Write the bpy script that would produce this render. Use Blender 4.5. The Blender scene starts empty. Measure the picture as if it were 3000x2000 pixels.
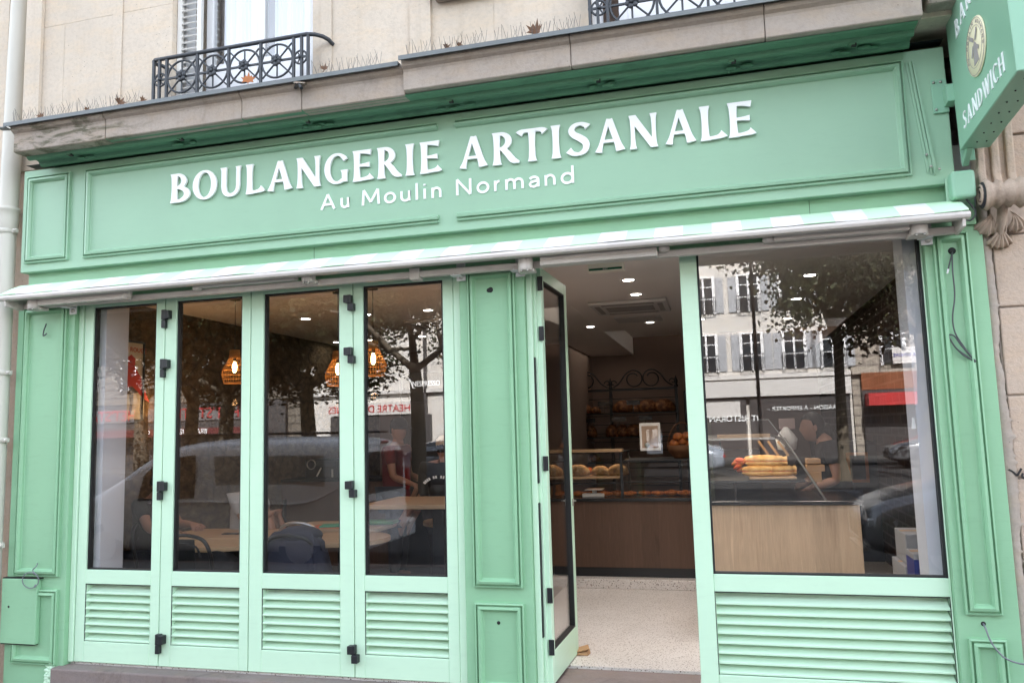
import bpy, bmesh, math, random
from mathutils import Vector, Matrix, Euler
import numpy as np
random.seed(7)
R = math.radians
S = bpy.context.scene
col = S.collection
# ------------------------------------------------------------------ camera
CAMP = Vector((0.0, -4.8, 1.75)); FL = 2305.08; PIT, YAW, ROL = 0.11197588, 0.2579472, -0.02808227
def cam_axes():
    cp, sp, cy, sy = math.cos(PIT), math.sin(PIT), math.cos(YAW), math.sin(YAW)
    fw = Vector((-sy*cp, cy*cp, sp)); r = Vector((cy, sy, 0)); u = r.cross(fw)
    return r*math.cos(ROL)+u*math.sin(ROL), -r*math.sin(ROL)+u*math.cos(ROL), fw
CR, CU, CF = cam_axes()
cd = bpy.data.cameras.new('camera'); cam = bpy.data.objects.new('camera', cd); col.objects.link(cam)
cam.matrix_world = Matrix((( CR.x, CU.x, -CF.x, CAMP.x), (CR.y, CU.y, -CF.y, CAMP.y), (CR.z, CU.z, -CF.z, CAMP.z), (0, 0, 0, 1)))
cd.sensor_width = 36; cd.lens = FL/3000*36; cd.clip_start = .05; cd.clip_end = 600
S.camera = cam
def ray(u, v): return CR*((u-1500)/FL) + CU*((1000-v)/FL) + CF
def PY(u, v, Y): d = ray(u, v); return CAMP + d*((Y-CAMP.y)/d.y)      # measured photo point -> point on the plane at depth Y
def PZ(u, v, Z): d = ray(u, v); return CAMP + d*((Z-CAMP.z)/d.z)
# ------------------------------------------------------------------ world, sun, exposure
SUN_EL, SUN_AZ = R(43), R(8)          # the sun stands behind the shop building and lights the far side of the street
w = bpy.data.worlds.new('World'); S.world = w; w.use_nodes = True
nt = w.node_tree; bg = nt.nodes['Background']
sky = nt.nodes.new('ShaderNodeTexSky'); sky.sky_type = 'NISHITA'; sky.sun_disc = False
sky.sun_elevation = SUN_EL; sky.sun_rotation = SUN_AZ; sky.air_density = 1.2; sky.dust_density = 1.0; sky.ozone_density = 1.0
hs = nt.nodes.new('ShaderNodeHueSaturation'); hs.inputs['Saturation'].default_value = .4
nt.links.new(sky.outputs[0], hs.inputs['Color']); nt.links.new(hs.outputs[0], bg.inputs[0]); bg.inputs[1].default_value = .15
sl = bpy.data.lights.new('sun', 'SUN'); sl.energy = 3.8; sl.angle = R(.6); sl.color = (1, .965, .92)
so = bpy.data.objects.new('sun', sl); col.objects.link(so)
sd = Vector((math.sin(SUN_AZ)*math.cos(SUN_EL), math.cos(SUN_AZ)*math.cos(SUN_EL), math.sin(SUN_EL)))   # towards the sun
so.rotation_euler = (-sd).to_track_quat('-Z', 'Y').to_euler(); so.location = (0, 10, 30)
S.view_settings.view_transform = 'Standard'; S.view_settings.look = 'None'; S.view_settings.gamma = 1
S.view_settings.exposure = 2.87
S.render.engine = 'CYCLES'
cy = S.cycles; cy.use_denoising = True; cy.max_bounces = 10; cy.transparent_max_bounces = 24; cy.glossy_bounces = 5; cy.diffuse_bounces = 4
cy.sample_clamp_indirect = 6; cy.caustics_reflective = False; cy.caustics_refractive = False
# ------------------------------------------------------------------ materials
def lin(c): return tuple(((x/255/12.92) if x/255 <= .04045 else ((x/255+.055)/1.055)**2.4) for x in c)
def N(t, k, **kw):
    n = t.nodes.new('ShaderNode'+k)
    for a, b in kw.items():
        if hasattr(n, a): setattr(n, a, b)
        else: n.inputs[a.replace('_', ' ')].default_value = b
    return n
def base_mat(name, colr, rough=.5, metal=0, spec=.5):
    m = bpy.data.materials.new(name); m.use_nodes = True; t = m.node_tree; b = t.nodes['Principled BSDF']
    b.inputs['Base Color'].default_value = (*colr[:3], 1); b.inputs['Roughness'].default_value = rough; b.inputs['Metallic'].default_value = metal
    b.inputs['Specular IOR Level'].default_value = spec
    return m, t, b
def coord(t, scale=(1, 1, 1), obj=True):
    tc = N(t, 'TexCoord'); mp = N(t, 'Mapping'); mp.inputs['Scale'].default_value = scale
    t.links.new(tc.outputs['Object'], mp.inputs[0]); return mp.outputs[0]
def ramp(t, src, stops):
    r = N(t, 'ValToRGB'); e = r.color_ramp.elements
    while len(e) < len(stops): e.new(.5)
    for i, (p, c) in enumerate(stops): e[i].position = p; e[i].color = (*c, 1) if len(c) == 3 else c
    t.links.new(src, r.inputs[0]); return r.outputs[0]
def noise(t, vec, scale, detail=6, rough=.55, dist=0):
    n = N(t, 'TexNoise'); n.inputs['Scale'].default_value = scale; n.inputs['Detail'].default_value = detail
    n.inputs['Roughness'].default_value = rough; n.inputs['Distortion'].default_value = dist; t.links.new(vec, n.inputs['Vector']); return n.outputs[0]
def mixc(t, fac, a, b, mode='MIX'):
    m = N(t, 'Mix'); m.data_type = 'RGBA'; m.blend_type = mode
    for i, x in ((0, fac), (6, a), (7, b)):
        if hasattr(x, 'node'): t.links.new(x, m.inputs[i])
        elif i == 0: m.inputs[0].default_value = x
        else: m.inputs[i].default_value = (*x, 1)
    return m.outputs[2]
def bump(t, b, h, strength=.3, dist=.01):
    n = N(t, 'Bump'); n.inputs['Strength'].default_value = strength; n.inputs['Distance'].default_value = dist
    t.links.new(h, n.inputs['Height']); t.links.new(n.outputs[0], b.inputs['Normal'])
def paint(name, c, rough=.4, var=.08, bmp=.05, dirt=0, spec=.4):
    m, t, b = base_mat(name, c, rough, 0, spec); v = coord(t)
    n1 = noise(t, v, 1.7, 5); n2 = noise(t, v, 90, 3)
    dk = tuple(x*(1-var) for x in c); lt = tuple(min(1, x*(1+var)) for x in c)
    cc = ramp(t, n1, [(.3, dk), (.7, lt)])
    if dirt:
        n3 = noise(t, coord(t, (3, 3, 14)), 2.2, 8, .7)
        cc = mixc(t, ramp(t, n3, [(.52, (0, 0, 0)), (.75, (dirt,)*3)]), cc, tuple(x*.45 for x in c))
    t.links.new(cc, b.inputs['Base Color'])
    rr = ramp(t, n1, [(.3, (rough*.8,)*3), (.7, (rough*1.2,)*3)]); t.links.new(rr, b.inputs['Roughness'])
    bump(t, b, n2, bmp, .004); return m
def plain(name, c, rough=.5, metal=0, spec=.5): return base_mat(name, c, rough, metal, spec)[0]
def emis(name, c, s):
    m = bpy.data.materials.new(name); m.use_nodes = True; t = m.node_tree; t.nodes.remove(t.nodes['Principled BSDF'])
    e = N(t, 'Emission'); e.inputs[0].default_value = (*c, 1); e.inputs[1].default_value = s
    t.links.new(e.outputs[0], t.nodes['Material Output'].inputs[0]); return m
def glassmat(name, ior=1.6, tint=(1, 1, 1), rough=0.0):      # clear pane: straight transmission plus a Fresnel-like mirror share
    m = bpy.data.materials.new(name); m.use_nodes = True; t = m.node_tree; t.nodes.remove(t.nodes['Principled BSDF'])
    tr = N(t, 'BsdfTransparent'); tr.inputs[0].default_value = (*tint, 1)
    gl = t.nodes.new('ShaderNodeBsdfAnisotropic'); gl.inputs['Roughness'].default_value = rough
    lay = N(t, 'LayerWeight'); lay.inputs['Blend'].default_value = .5; mx = N(t, 'MixShader'); r0 = ((ior-1)/(ior+1))**2
    p = N(t, 'Math', operation='POWER'); t.links.new(lay.outputs['Facing'], p.inputs[0]); p.inputs[1].default_value = 4.5
    ma = N(t, 'Math', operation='MULTIPLY_ADD'); t.links.new(p.outputs[0], ma.inputs[0]); ma.inputs[1].default_value = 1-r0; ma.inputs[2].default_value = r0
    t.links.new(ma.outputs[0], mx.inputs[0]); t.links.new(tr.outputs[0], mx.inputs[1]); t.links.new(gl.outputs[0], mx.inputs[2])
    t.links.new(mx.outputs[0], t.nodes['Material Output'].inputs[0]); return m
def mapr(t, src, a, b_):
    n = N(t, 'MapRange'); n.inputs['From Min'].default_value = a; n.inputs['From Max'].default_value = b_; t.links.new(src, n.inputs['Value']); return n.outputs[0]
def stone(name, c, mould=None, grime=.35, rough=.85, sc=1.0, bmp=.35):
    m, t, b = base_mat(name, c, rough, 0, .25); v = coord(t)
    big = noise(t, v, .9*sc, 6, .6, .4); fine = noise(t, v, 45*sc, 6, .65); mid = noise(t, coord(t, (1, 1, 2.6)), 4*sc, 7, .65)
    a = tuple(x*.86 for x in c); l = tuple(min(1, x*1.1) for x in c); warm = (c[0]*1.04, c[1]*.95, c[2]*.82)
    cc = ramp(t, big, [(.3, a), (.55, c), (.75, l)])
    cc = mixc(t, ramp(t, mid, [(.45, (0, 0, 0)), (.7, (.6,)*3)]), cc, warm)
    cc = mixc(t, ramp(t, fine, [(.35, (.4,)*3), (.55, (0, 0, 0))]), cc, tuple(x*.75 for x in c))
    pits = N(t, 'TexVoronoi'); pits.inputs['Scale'].default_value = 26*sc; t.links.new(v, pits.inputs['Vector'])
    pt = ramp(t, pits.outputs['Distance'], [(.04, (1, 1, 1)), (.12, (0, 0, 0))])
    pm = ramp(t, noise(t, v, 2.1, 2), [(.5, (0, 0, 0)), (.6, (1, 1, 1))])
    pt = mixc(t, 1.0, pt, pm, 'MULTIPLY')
    cc = mixc(t, pt, cc, tuple(x*.45 for x in c))
    if grime:
        g = noise(t, coord(t, (1.1, 1.1, .8)), 1.6*sc, 9, .75, .8)
        cc = mixc(t, ramp(t, g, [(.55, (0, 0, 0)), (.72, (grime,)*3)]), cc, (c[0]*.3, c[1]*.3, c[2]*.28))
    st = noise(t, coord(t, (5, 5, .35)), 2.3, 6, .6, .3)      # faint rain runoff
    cc = mixc(t, ramp(t, st, [(.55, (0, 0, 0)), (.75, (.28,)*3)]), cc, (c[0]*.62, c[1]*.58, c[2]*.52))
    if mould:                                                # green black mould growing on one stretch (object x range)
        sx = N(t, 'SeparateXYZ'); t.links.new(v, sx.inputs[0]); gx = ramp(t, mapr(t, sx.outputs[0], *mould), [(0, (1, 1, 1)), (1, (0, 0, 0))])
        g2 = ramp(t, noise(t, coord(t, (1.2, 1.2, 5)), 3.1, 9, .7, .5), [(.47, (0, 0, 0)), (.6, (.85,)*3)])
        cc = mixc(t, mixc(t, 1.0, gx, g2, 'MULTIPLY'), cc, (.085, .085, .05))
    h = fine
    t.links.new(cc, b.inputs['Base Color']); bump(t, b, h, bmp, .008); return m
def wood(name, a, bcol, scale=1.0, vertical=True, rough=.55, planks=None):
    m, t, b = base_mat(name, a, rough, 0, .3)
    s = (9, 9, .55) if vertical else (.55, 9, 9)
    v = coord(t, tuple(x*scale for x in s))
    n = noise(t, v, 2.2, 9, .62, .6); n2 = noise(t, v, 14, 5, .6)
    cc = ramp(t, n, [(.30, bcol), (.47, a), (.55, tuple(x*.85 for x in a)), (.70, tuple(min(1, x*1.18) for x in a))])
    cc = mixc(t, ramp(t, n2, [(.4, (.35,)*3), (.6, (0, 0, 0))]), cc, tuple(x*.7 for x in a))
    if planks:
        sx = N(t, 'SeparateXYZ'); tc = N(t, 'TexCoord'); t.links.new(tc.outputs['Object'], sx.inputs[0])
        fl = N(t, 'Math', operation='MULTIPLY'); t.links.new(sx.outputs[0], fl.inputs[0]); fl.inputs[1].default_value = 1/planks
        fr = N(t, 'Math', operation='FLOOR'); t.links.new(fl.outputs[0], fr.inputs[0])
        wn = N(t, 'TexWhiteNoise'); wn.noise_dimensions = '1D'; t.links.new(fr.outputs[0], wn.inputs['W'])
        cc = mixc(t, ramp(t, wn.outputs[0], [(0, (0, 0, 0)), (1, (.45,)*3)]), cc, tuple(min(1, x*1.3) for x in a))
    t.links.new(cc, b.inputs['Base Color']); bump(t, b, n2, .08, .003); return m
M = {}
M['board'] = paint('board_paint', (.285, .465, .325), .42, .04, .10, dirt=.07); M['pilaster'] = paint('pilaster_paint', (.248, .462, .285), .42, .05, .10, dirt=.14)
M['frame'] = paint('frame_paint', (.535, .745, .565), .34, .02, .05, dirt=.10)
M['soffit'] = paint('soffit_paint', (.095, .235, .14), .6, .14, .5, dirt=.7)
M['signpaint'] = paint('sign_paint', (.25, .46, .325), .38, .03, .03)
M['white'] = paint('white_acrylic', (.90, .92, .92), .35, .02, .0)
M['stone'] = stone('facade_stone', (.60, .52, .43), grime=.12)
M['ledge'] = stone('ledge_stone', (.385, .33, .285), grime=.5, mould=(-2.3, -1.7))
M['pierstone'] = stone('pier_stone', (.52, .41, .33), grime=.45, bmp=.8)
M['darkstone'] = stone('grimy_stone', (.25, .21, .20), grime=.8, bmp=.8)
M['blackpaint'] = paint('black_wall_paint', (.028, .025, .03), .45, .2, .5)
M['sill'] = stone('sill_stone', (.22, .18, .17), grime=.6, sc=1.6)
M['zinc'] = paint('zinc_flashing', (.15, .165, .17), .5, .2, .1)
M['iron'] = paint('cast_iron', (.045, .05, .058), .5, .25, .2)
M['blackmetal'] = plain('black_metal', (.012, .013, .016), .42)
M['gasket'] = plain('black_gasket', (.008, .009, .01), .6)
M['pipe'] = paint('pipe_paint', (.56, .54, .48), .4, .05, .05)
M['awnwhite'] = paint('white_awning_metal', (.62, .575, .54), .45, .1, .05, dirt=.35)
M['steel'] = plain('steel', (.45, .43, .40), .35, 1)
M['glass'] = glassmat('window_glass', 1.85)
M['glass_up'] = glassmat('upstairs_glass', 2.2)
M['glass_case'] = glassmat('display_glass', 1.5)
M['ceil'] = paint('interior_ceiling', (.84, .79, .76), .8, .03, .05)
M['wallin'] = paint('interior_wall', (.27, .20, .17), .85, .05, .1)
M['whitein'] = paint('white_plaster', (.62, .62, .66), .8, .03, .05)
M['counterwood'] = wood('counter_wood', (.58, .40, .26), (.38, .24, .15), 1.0, True, .5, planks=.17)
M['tablewood'] = wood('table_wood', (.46, .31, .18), (.34, .21, .12), 1.0, False, .45)
M['blacktop'] = plain('black_worktop', (.015, .015, .017), .25)
M['white_up'] = paint('white_joinery', (.75, .75, .76), .45, .03, .03)
M['shutter'] = paint('shutter_paint', (.66, .65, .62), .5, .05, .05)
M['curtain'] = plain('curtain', (.7, .75, .8), .9)
M['cable'] = plain('cable', (.05, .055, .06), .45)
M['cablegrey'] = plain('grey_cable', (.16, .17, .19), .45)
M['leaf'] = paint('dry_leaf', (.42, .15, .045), .7, .25, .2)
M['leafdull'] = paint('dull_leaf', (.16, .09, .055), .8, .25, .2)
M['wire'] = plain('spike_wire', (.12, .12, .12), .4, 1)
def terrazzo():
    m, t, b = base_mat('terrazzo', (.55, .52, .49), .3, 0, .5); v = coord(t)
    base = ramp(t, noise(t, v, 3, 4), [(.3, (.60, .565, .535)), (.7, (.70, .665, .64))])
    for sc, th, c in ((48, .24, (.12, .09, .07)), (80, .24, (.26, .19, .15)), (34, .16, (.22, .16, .13)), (130, .22, (.3, .24, .2))):
        vo = N(t, 'TexVoronoi'); vo.inputs['Scale'].default_value = sc; vo.inputs['Randomness'].default_value = 1; t.links.new(v, vo.inputs['Vector'])
        base = mixc(t, ramp(t, vo.outputs['Distance'], [(th*.8, (1, 1, 1)), (th, (0, 0, 0))]), base, c)
    t.links.new(base, b.inputs['Base Color']); return m
M['terrazzo'] = terrazzo()
def brick(name, c1, c2, mortar, sc=(1, 1, 1), bw=.22, rh=.065, ax='X'):
    m, t, b = base_mat(name, c1, .85, 0, .2)
    tc = N(t, 'TexCoord'); sx = N(t, 'SeparateXYZ'); cb = N(t, 'CombineXYZ'); t.links.new(tc.outputs['Object'], sx.inputs[0])
    t.links.new(sx.outputs[0 if ax == 'X' else 1], cb.inputs[0]); t.links.new(sx.outputs[2], cb.inputs[1])
    k = N(t, 'TexBrick'); t.links.new(cb.outputs[0], k.inputs['Vector']); k.inputs['Scale'].default_value = 1
    k.inputs['Brick Width'].default_value = bw; k.inputs['Row Height'].default_value = rh; k.inputs['Mortar Size'].default_value = .008*rh/.065
    k.inputs['Color1'].default_value = (*c1, 1); k.inputs['Color2'].default_value = (*c2, 1); k.inputs['Mortar'].default_value = (*mortar, 1)
    n = noise(t, coord(t), 12, 6)
    cc = mixc(t, ramp(t, n, [(.35, (.4,)*3), (.6, (0, 0, 0))]), k.outputs['Color'], tuple(x*.55 for x in c1))
    t.links.new(cc, b.inputs['Base Color']); bump(t, b, k.outputs['Fac'], -.6, .01); return m
M['brick'] = brick('interior_brick', (.06, .032, .024), (.035, .02, .016), (.10, .075, .065), ax='Y', bw=.3, rh=.1)
def rubble():
    m, t, b = base_mat('rubble_wall', (.3, .2, .12), .9, 0, .2); v = coord(t, (1, 1, 1.5))
    vo = N(t, 'TexVoronoi'); vo.feature = 'DISTANCE_TO_EDGE'; vo.inputs['Scale'].default_value = 3.6
    nz = N(t, 'TexNoise'); nz.inputs['Scale'].default_value = 3; t.links.new(v, nz.inputs['Vector'])
    ad = N(t, 'VectorMath', operation='MULTIPLY_ADD'); t.links.new(nz.outputs['Color'], ad.inputs[0]); ad.inputs[1].default_value = (.35,)*3; t.links.new(v, ad.inputs[2])
    t.links.new(ad.outputs[0], vo.inputs['Vector'])
    n = noise(t, v, 9, 8, .7)
    cc = ramp(t, n, [(.3, (.06, .042, .025)), (.55, (.13, .09, .052)), (.75, (.22, .16, .10))])
    cc = mixc(t, ramp(t, vo.outputs['Distance'], [(.02, (.5,)*3), (.09, (0, 0, 0))]), cc, (.05, .035, .025))
    t.links.new(cc, b.inputs['Base Color']); bump(t, b, n, .8, .05); return m
M['rubble'] = rubble()
# ------------------------------------------------------------------ mesh builder
ORG = {}
class MB:
    def __init__(s): s.v = []; s.f = []; s.sm = []
    def add(s, vs, fs, smooth=False):
        o = len(s.v); s.v += [tuple(p) for p in vs]; s.f += [tuple(i+o for i in f) for f in fs]; s.sm += [smooth]*len(fs); return s
    def box(s, x0, x1, y0, y1, z0, z1):
        x0, x1 = sorted((x0, x1)); y0, y1 = sorted((y0, y1)); z0, z1 = sorted((z0, z1))
        vs = [(x, y, z) for z in (z0, z1) for y in (y0, y1) for x in (x0, x1)]
        return s.add(vs, [(0, 2, 3, 1), (4, 5, 7, 6), (0, 1, 5, 4), (2, 6, 7, 3), (0, 4, 6, 2), (1, 3, 7, 5)])
    def xbox(s, c, size, rot=(0, 0, 0)):
        m = Euler(rot).to_matrix(); c = Vector(c); sx, sy, sz = [k/2 for k in size]
        vs = [c+m@Vector((x, y, z)) for z in (-sz, sz) for y in (-sy, sy) for x in (-sx, sx)]
        return s.add(vs, [(0, 2, 3, 1), (4, 5, 7, 6), (0, 1, 5, 4), (2, 6, 7, 3), (0, 4, 6, 2), (1, 3, 7, 5)])
    def tube(s, pts, r, n=8, cap=True, smooth=True, closed=False):
        pts = [Vector(p) for p in pts]; rr = r if isinstance(r, (list, tuple)) else [r]*len(pts)
        rings = []; up = None
        for i, p in enumerate(pts):
            if closed: d = (pts[(i+1) % len(pts)]-pts[i-1]).normalized()
            else: d = (pts[min(i+1, len(pts)-1)]-pts[max(i-1, 0)]).normalized()
            if up is None: up = Vector((0, 0, 1)) if abs(d.z) < .9 else Vector((0, 1, 0))
            a = d.cross(up).normalized(); up2 = a.cross(d).normalized(); up = up2
            rings.append([p+(a*math.cos(2*math.pi*k/n)+up2*math.sin(2*math.pi*k/n))*rr[i] for k in range(n)])
        vs = [q for g in rings for q in g]; fs = []; L = len(rings)
        for i in range(L if closed else L-1):
            j = (i+1) % L
            for k in range(n): fs.append((i*n+k, i*n+(k+1) % n, j*n+(k+1) % n, j*n+k))
        s.add(vs, fs, smooth)
        if cap and not closed: s.add(rings[0], [tuple(range(n))]); s.add(rings[-1], [tuple(reversed(range(n)))])
        return s
    def lathe(s, c, prof, n=24, axis='Z', smooth=True, cap=True):
        c = Vector(c); vs = []
        for (r, h) in prof:
            for k in range(n):
                a = 2*math.pi*k/n; x, y = r*math.cos(a), r*math.sin(a)
                vs.append(c+(Vector((x, y, h)) if axis == 'Z' else Vector((x, h, y)) if axis == 'Y' else Vector((h, x, y))))
        fs = [(i*n+k, i*n+(k+1) % n, (i+1)*n+(k+1) % n, (i+1)*n+k) for i in range(len(prof)-1) for k in range(n)]
        s.add(vs, fs, smooth)
        if cap and prof[0][0] > 1e-4: s.add(vs[:n], [tuple(range(n))])
        if cap and prof[-1][0] > 1e-4: s.add(vs[-n:], [tuple(range(n))])
        return s
    def ball(s, c, r, n=16, m=10, rot=None):
        c = Vector(c); r = r if isinstance(r, (tuple, list)) else (r, r, r); mt = Euler(rot).to_matrix() if rot else Matrix.Identity(3)
        vs = [c+mt@Vector((r[0]*math.sin(math.pi*j/m)*math.cos(2*math.pi*i/n), r[1]*math.sin(math.pi*j/m)*math.sin(2*math.pi*i/n), r[2]*math.cos(math.pi*j/m))) for j in range(m+1) for i in range(n)]
        fs = [(j*n+i, j*n+(i+1) % n, (j+1)*n+(i+1) % n, (j+1)*n+i) for j in range(m) for i in range(n)]
        return s.add(vs, fs, True)
    def prism(s, poly, a, b, axis='Y'):                       # polygon in the plane across the axis, extruded from a to b
        f = {'Y': lambda p, q: (p[0], q, p[1]), 'X': lambda p, q: (q, p[0], p[1]), 'Z': lambda p, q: (p[0], p[1], q)}[axis]
        n = len(poly); vs = [f(p, a) for p in poly]+[f(p, b) for p in poly]
        fs = [tuple(range(n)), tuple(reversed(range(n, 2*n)))]+[(i, n+i, n+(i+1) % n, (i+1) % n) for i in range(n)]
        return s.add(vs, fs)
    def ribbon(s, pts, ws, y0, y1, f=None):                   # flat stroke of varying width in the XZ plane, y0 (front) to y1
        pts = [Vector((p[0], p[1])) for p in pts]; n = len(pts); ws = ws if isinstance(ws, (list, tuple)) else [ws]*n
        a, b = [], []
        for i, p in enumerate(pts):
            d = (pts[min(i+1, n-1)]-pts[max(i-1, 0)]).normalized(); q = Vector((-d.y, d.x))*ws[i]/2; a.append(p+q); b.append(p-q)
        f = f or (lambda p, y: (p.x, y, p.y))
        vs = [f(p, y0) for p in a]+[f(p, y0) for p in b]+[f(p, y1) for p in a]+[f(p, y1) for p in b]; fs = []
        for i in range(n-1):
            fs += [(i, n+i, n+i+1, i+1), (2*n+i, 2*n+i+1, 3*n+i+1, 3*n+i), (i, i+1, 2*n+i+1, 2*n+i), (n+i, 3*n+i, 3*n+i+1, n+i+1)]
        fs += [(0, 2*n, 3*n, n), (n-1, 2*n-1, 4*n-1, 3*n-1)]
        return s.add(vs, fs)
    def build(s, name, mat, parent=None, bevel=0, seg=1, world=True, fix=True):
        me = bpy.data.meshes.new(name); o0 = ORG.get(parent.name, Vector((0, 0, 0))) if (parent and world) else Vector((0, 0, 0))
        me.from_pydata([(p[0]-o0[0], p[1]-o0[1], p[2]-o0[2]) for p in s.v], [], s.f); me.validate(clean_customdata=False)
        if len(me.polygons) == len(s.sm): me.polygons.foreach_set('use_smooth', s.sm)
        if fix:
            bm = bmesh.new(); bm.from_mesh(me); bmesh.ops.recalc_face_normals(bm, faces=bm.faces); bm.to_mesh(me); bm.free()
        for m in (mat if isinstance(mat, (list, tuple)) else [mat]): me.materials.append(m)
        o = bpy.data.objects.new(name, me); col.objects.link(o)
        if parent: o.parent = parent; ORG[o.name] = o0.copy()
        if bevel:
            b = o.modifiers.new('edge', 'BEVEL'); b.width = bevel; b.segments = seg; b.limit_method = 'ANGLE'; b.angle_limit = R(40)
        return o
def empty(name, loc=(0, 0, 0)):
    o = bpy.data.objects.new(name, None); col.objects.link(o); o.location = loc; ORG[o.name] = Vector(loc); o.empty_display_size = .1; return o
def tag(o, label=None, cat=None, group=None, kind=None):
    if label: o['label'] = label
    if cat: o['category'] = cat
    if group: o['group'] = group
    if kind: o['kind'] = kind
    return o
def thing(name, label, cat, loc=(0, 0, 0), group=None): return tag(empty(name, loc), label, cat, group)
def copy_tree(o, parent=None, loc=None, label=None, rot=None, scale=None):
    c = o.copy(); col.objects.link(c); c.parent = parent; ORG[c.name] = ORG.get(o.name, Vector())
    for ch in list(o.children): copy_tree(ch, c)
    if loc is not None: c.location = loc
    if rot is not None: c.rotation_euler = rot
    if scale is not None: c.scale = (scale,)*3 if not isinstance(scale, tuple) else scale
    if label: c['label'] = label
    return c
def text(name, body, mat, parent, loc, size, rot=(R(90), 0, 0), ext=.002, align='CENTER', shear=0, spacing=1, off=0, sx=1):
    cu = bpy.data.curves.new(name, 'FONT'); cu.body = body; cu.size = size; cu.extrude = ext; cu.align_x = align; cu.align_y = 'CENTER'; cu.shear = shear
    cu.space_character = spacing; cu.offset = off; cu.resolution_u = 3
    t = bpy.data.objects.new('tmp', cu); me = bpy.data.meshes.new_from_object(t); bpy.data.objects.remove(t)
    o0 = ORG.get(parent.name, Vector()); me.materials.clear(); me.materials.append(mat)
    mt = (rot if isinstance(rot, Matrix) else Euler(rot).to_matrix()).to_4x4() @ Matrix.Diagonal((sx, 1, 1, 1)); mt.translation = Vector(loc)-o0; me.transform(mt)
    o = bpy.data.objects.new(name, me); col.objects.link(o); o.parent = parent; ORG[o.name] = o0.copy(); return o
def arc(cx, cz, rx, rz, a0, a1, n=14): return [(cx+rx*math.cos(R(a0+(a1-a0)*i/n)), cz+rz*math.sin(R(a0+(a1-a0)*i/n))) for i in range(n+1)]
def lerpw(ws, n):
    r = []
    for i in range(n):
        t = i/(n-1)*(len(ws)-1); k = min(int(t), len(ws)-2); r.append(ws[k]+(ws[k+1]-ws[k])*(t-k))
    return r
def spline(pts, n=6):
    P = [Vector(p) for p in pts]; out = []
    for i in range(len(P)-1):
        p0, p1, p2, p3 = P[max(i-1, 0)], P[i], P[i+1], P[min(i+2, len(P)-1)]
        for k in range(n):
            t = k/n; out.append(.5*((2*p1)+(p2-p0)*t+(2*p0-5*p1+4*p2-p3)*t*t+(3*p1-p0-3*p2+p3)*t**3))
    out.append(P[-1]); return out
# ================================================================== ground
def struct(name, mb, mat, **k): o = mb.build(name, mat, **k); return tag(o, kind='structure')
M['paving'] = stone('pavement_asphalt', (.17, .165, .16), grime=.2, sc=2)
M['road'] = stone('road_asphalt', (.035, .035, .037), grime=.1, sc=2)
struct('ground', MB().box(-300, 300, -300, 200, -.4, -.30), M['road'])
struct('pavement', MB().box(-60, 40, -5.05, .3, -.3, 0), M['paving'])
struct('kerb', MB().box(-60, 40, -5.2, -5.052, -.3, .004), M['sill'])
struct('road', MB().box(-60, 40, -31.0, -5.202, -.296, -.12), M['road'])
struct('far_pavement', MB().box(-60, 40, -37.9, -31.002, -.292, 0), stone('far_pavement_asphalt', (.07, .068, .066), grime=.2, sc=2))
struct('floor', MB().box(-1.6, 1.9, .5, 3.0, -.1, .2).box(-5.6, -1.61, .02, 9.0, -.1, .199).box(-1.6, -1.2, .02, .5, -.1, .199).box(-.22, 1.9, .02, .5, -.1, .199).box(-1.6, 1.9, 3.0, 9.2, -.1, .198), M['terrazzo'])
struct('floor', MB().box(-5.6, -1.602, .02, 6.64, .1995, .204), paint('dark_tile', (.06, .035, .028), .35, .3, .05))
struct('floor', MB().box(-2.2, 1.9, 3.0, 9.0, .2, .29), M['terrazzo'], bevel=.004)
# ================================================================== stone building
B = thing('stone_building', 'beige cut stone building whose ground floor holds the green bakery front', 'building', (-1.8, 0, 0))
# upper wall with two window openings (block courses have narrow recessed joints)
YW = -.30; W1 = (PY(506, 60, YW).x, PY(916, 40, YW).x, 4.05, 7.2); W2 = (PY(1727, 40, YW).x, 1.0, 4.05, 7.2)
def wall_blocks(mb, x0, x1, z0, z1, y0, y1, courses, seed, bw=1.25):
    rd = random.Random(seed); z = z0; k = 0
    while z < z1-.01:
        zt = min(z+courses, z1); x = x0-rd.uniform(0, bw*.6)
        while x < x1-.01:
            w_ = bw*rd.uniform(.8, 1.2); a, b = max(x, x0), min(x+w_, x1)
            if b-a > .02: mb.box(a+.0012, b-.0012, y0-rd.uniform(0, .0012), y1, z+.0012, zt-.0012)
            x += w_
        z = zt; k += 1
mb = MB()
for (a, b, c, d) in ((-4.87, W1[0], 3.9, 12), (W1[1], W2[0], 3.9, 12), (W2[1], 6, 3.9, 12), (W1[0], W1[1], 7.2, 12), (W2[0], W2[1], 7.2, 12)):
    wall_blocks(mb, a, b, c, d, YW, .25, .92, int(a*7+50), 1.5)
    mb.box(a+.0005, b-.0005, YW+.0022, .252, c+.0005, d-.0005)
mb.box(-40, 30, .0, .4, 12.01, 18).box(-40, -9.01, .0, .4, .01, 12).box(6.01, 30, .0, .4, .01, 12)  # unseen upper mass and side extensions, added to keep the sun off the street
mb.build('wall', M['stone'], B)
MB().box(-9, 6, .41, 12, 3.32, 3.5).box(-9, 6, 9.5, 12, 3.52, 18).box(-9, 6, .41, 9.48, 17.8, 18).box(-9,-8.8,.42,9.48,3.52,17.78).box(5.8,6,.42,9.48,3.52,17.78).build('floor_slab', M['darkstone'], B)
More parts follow.
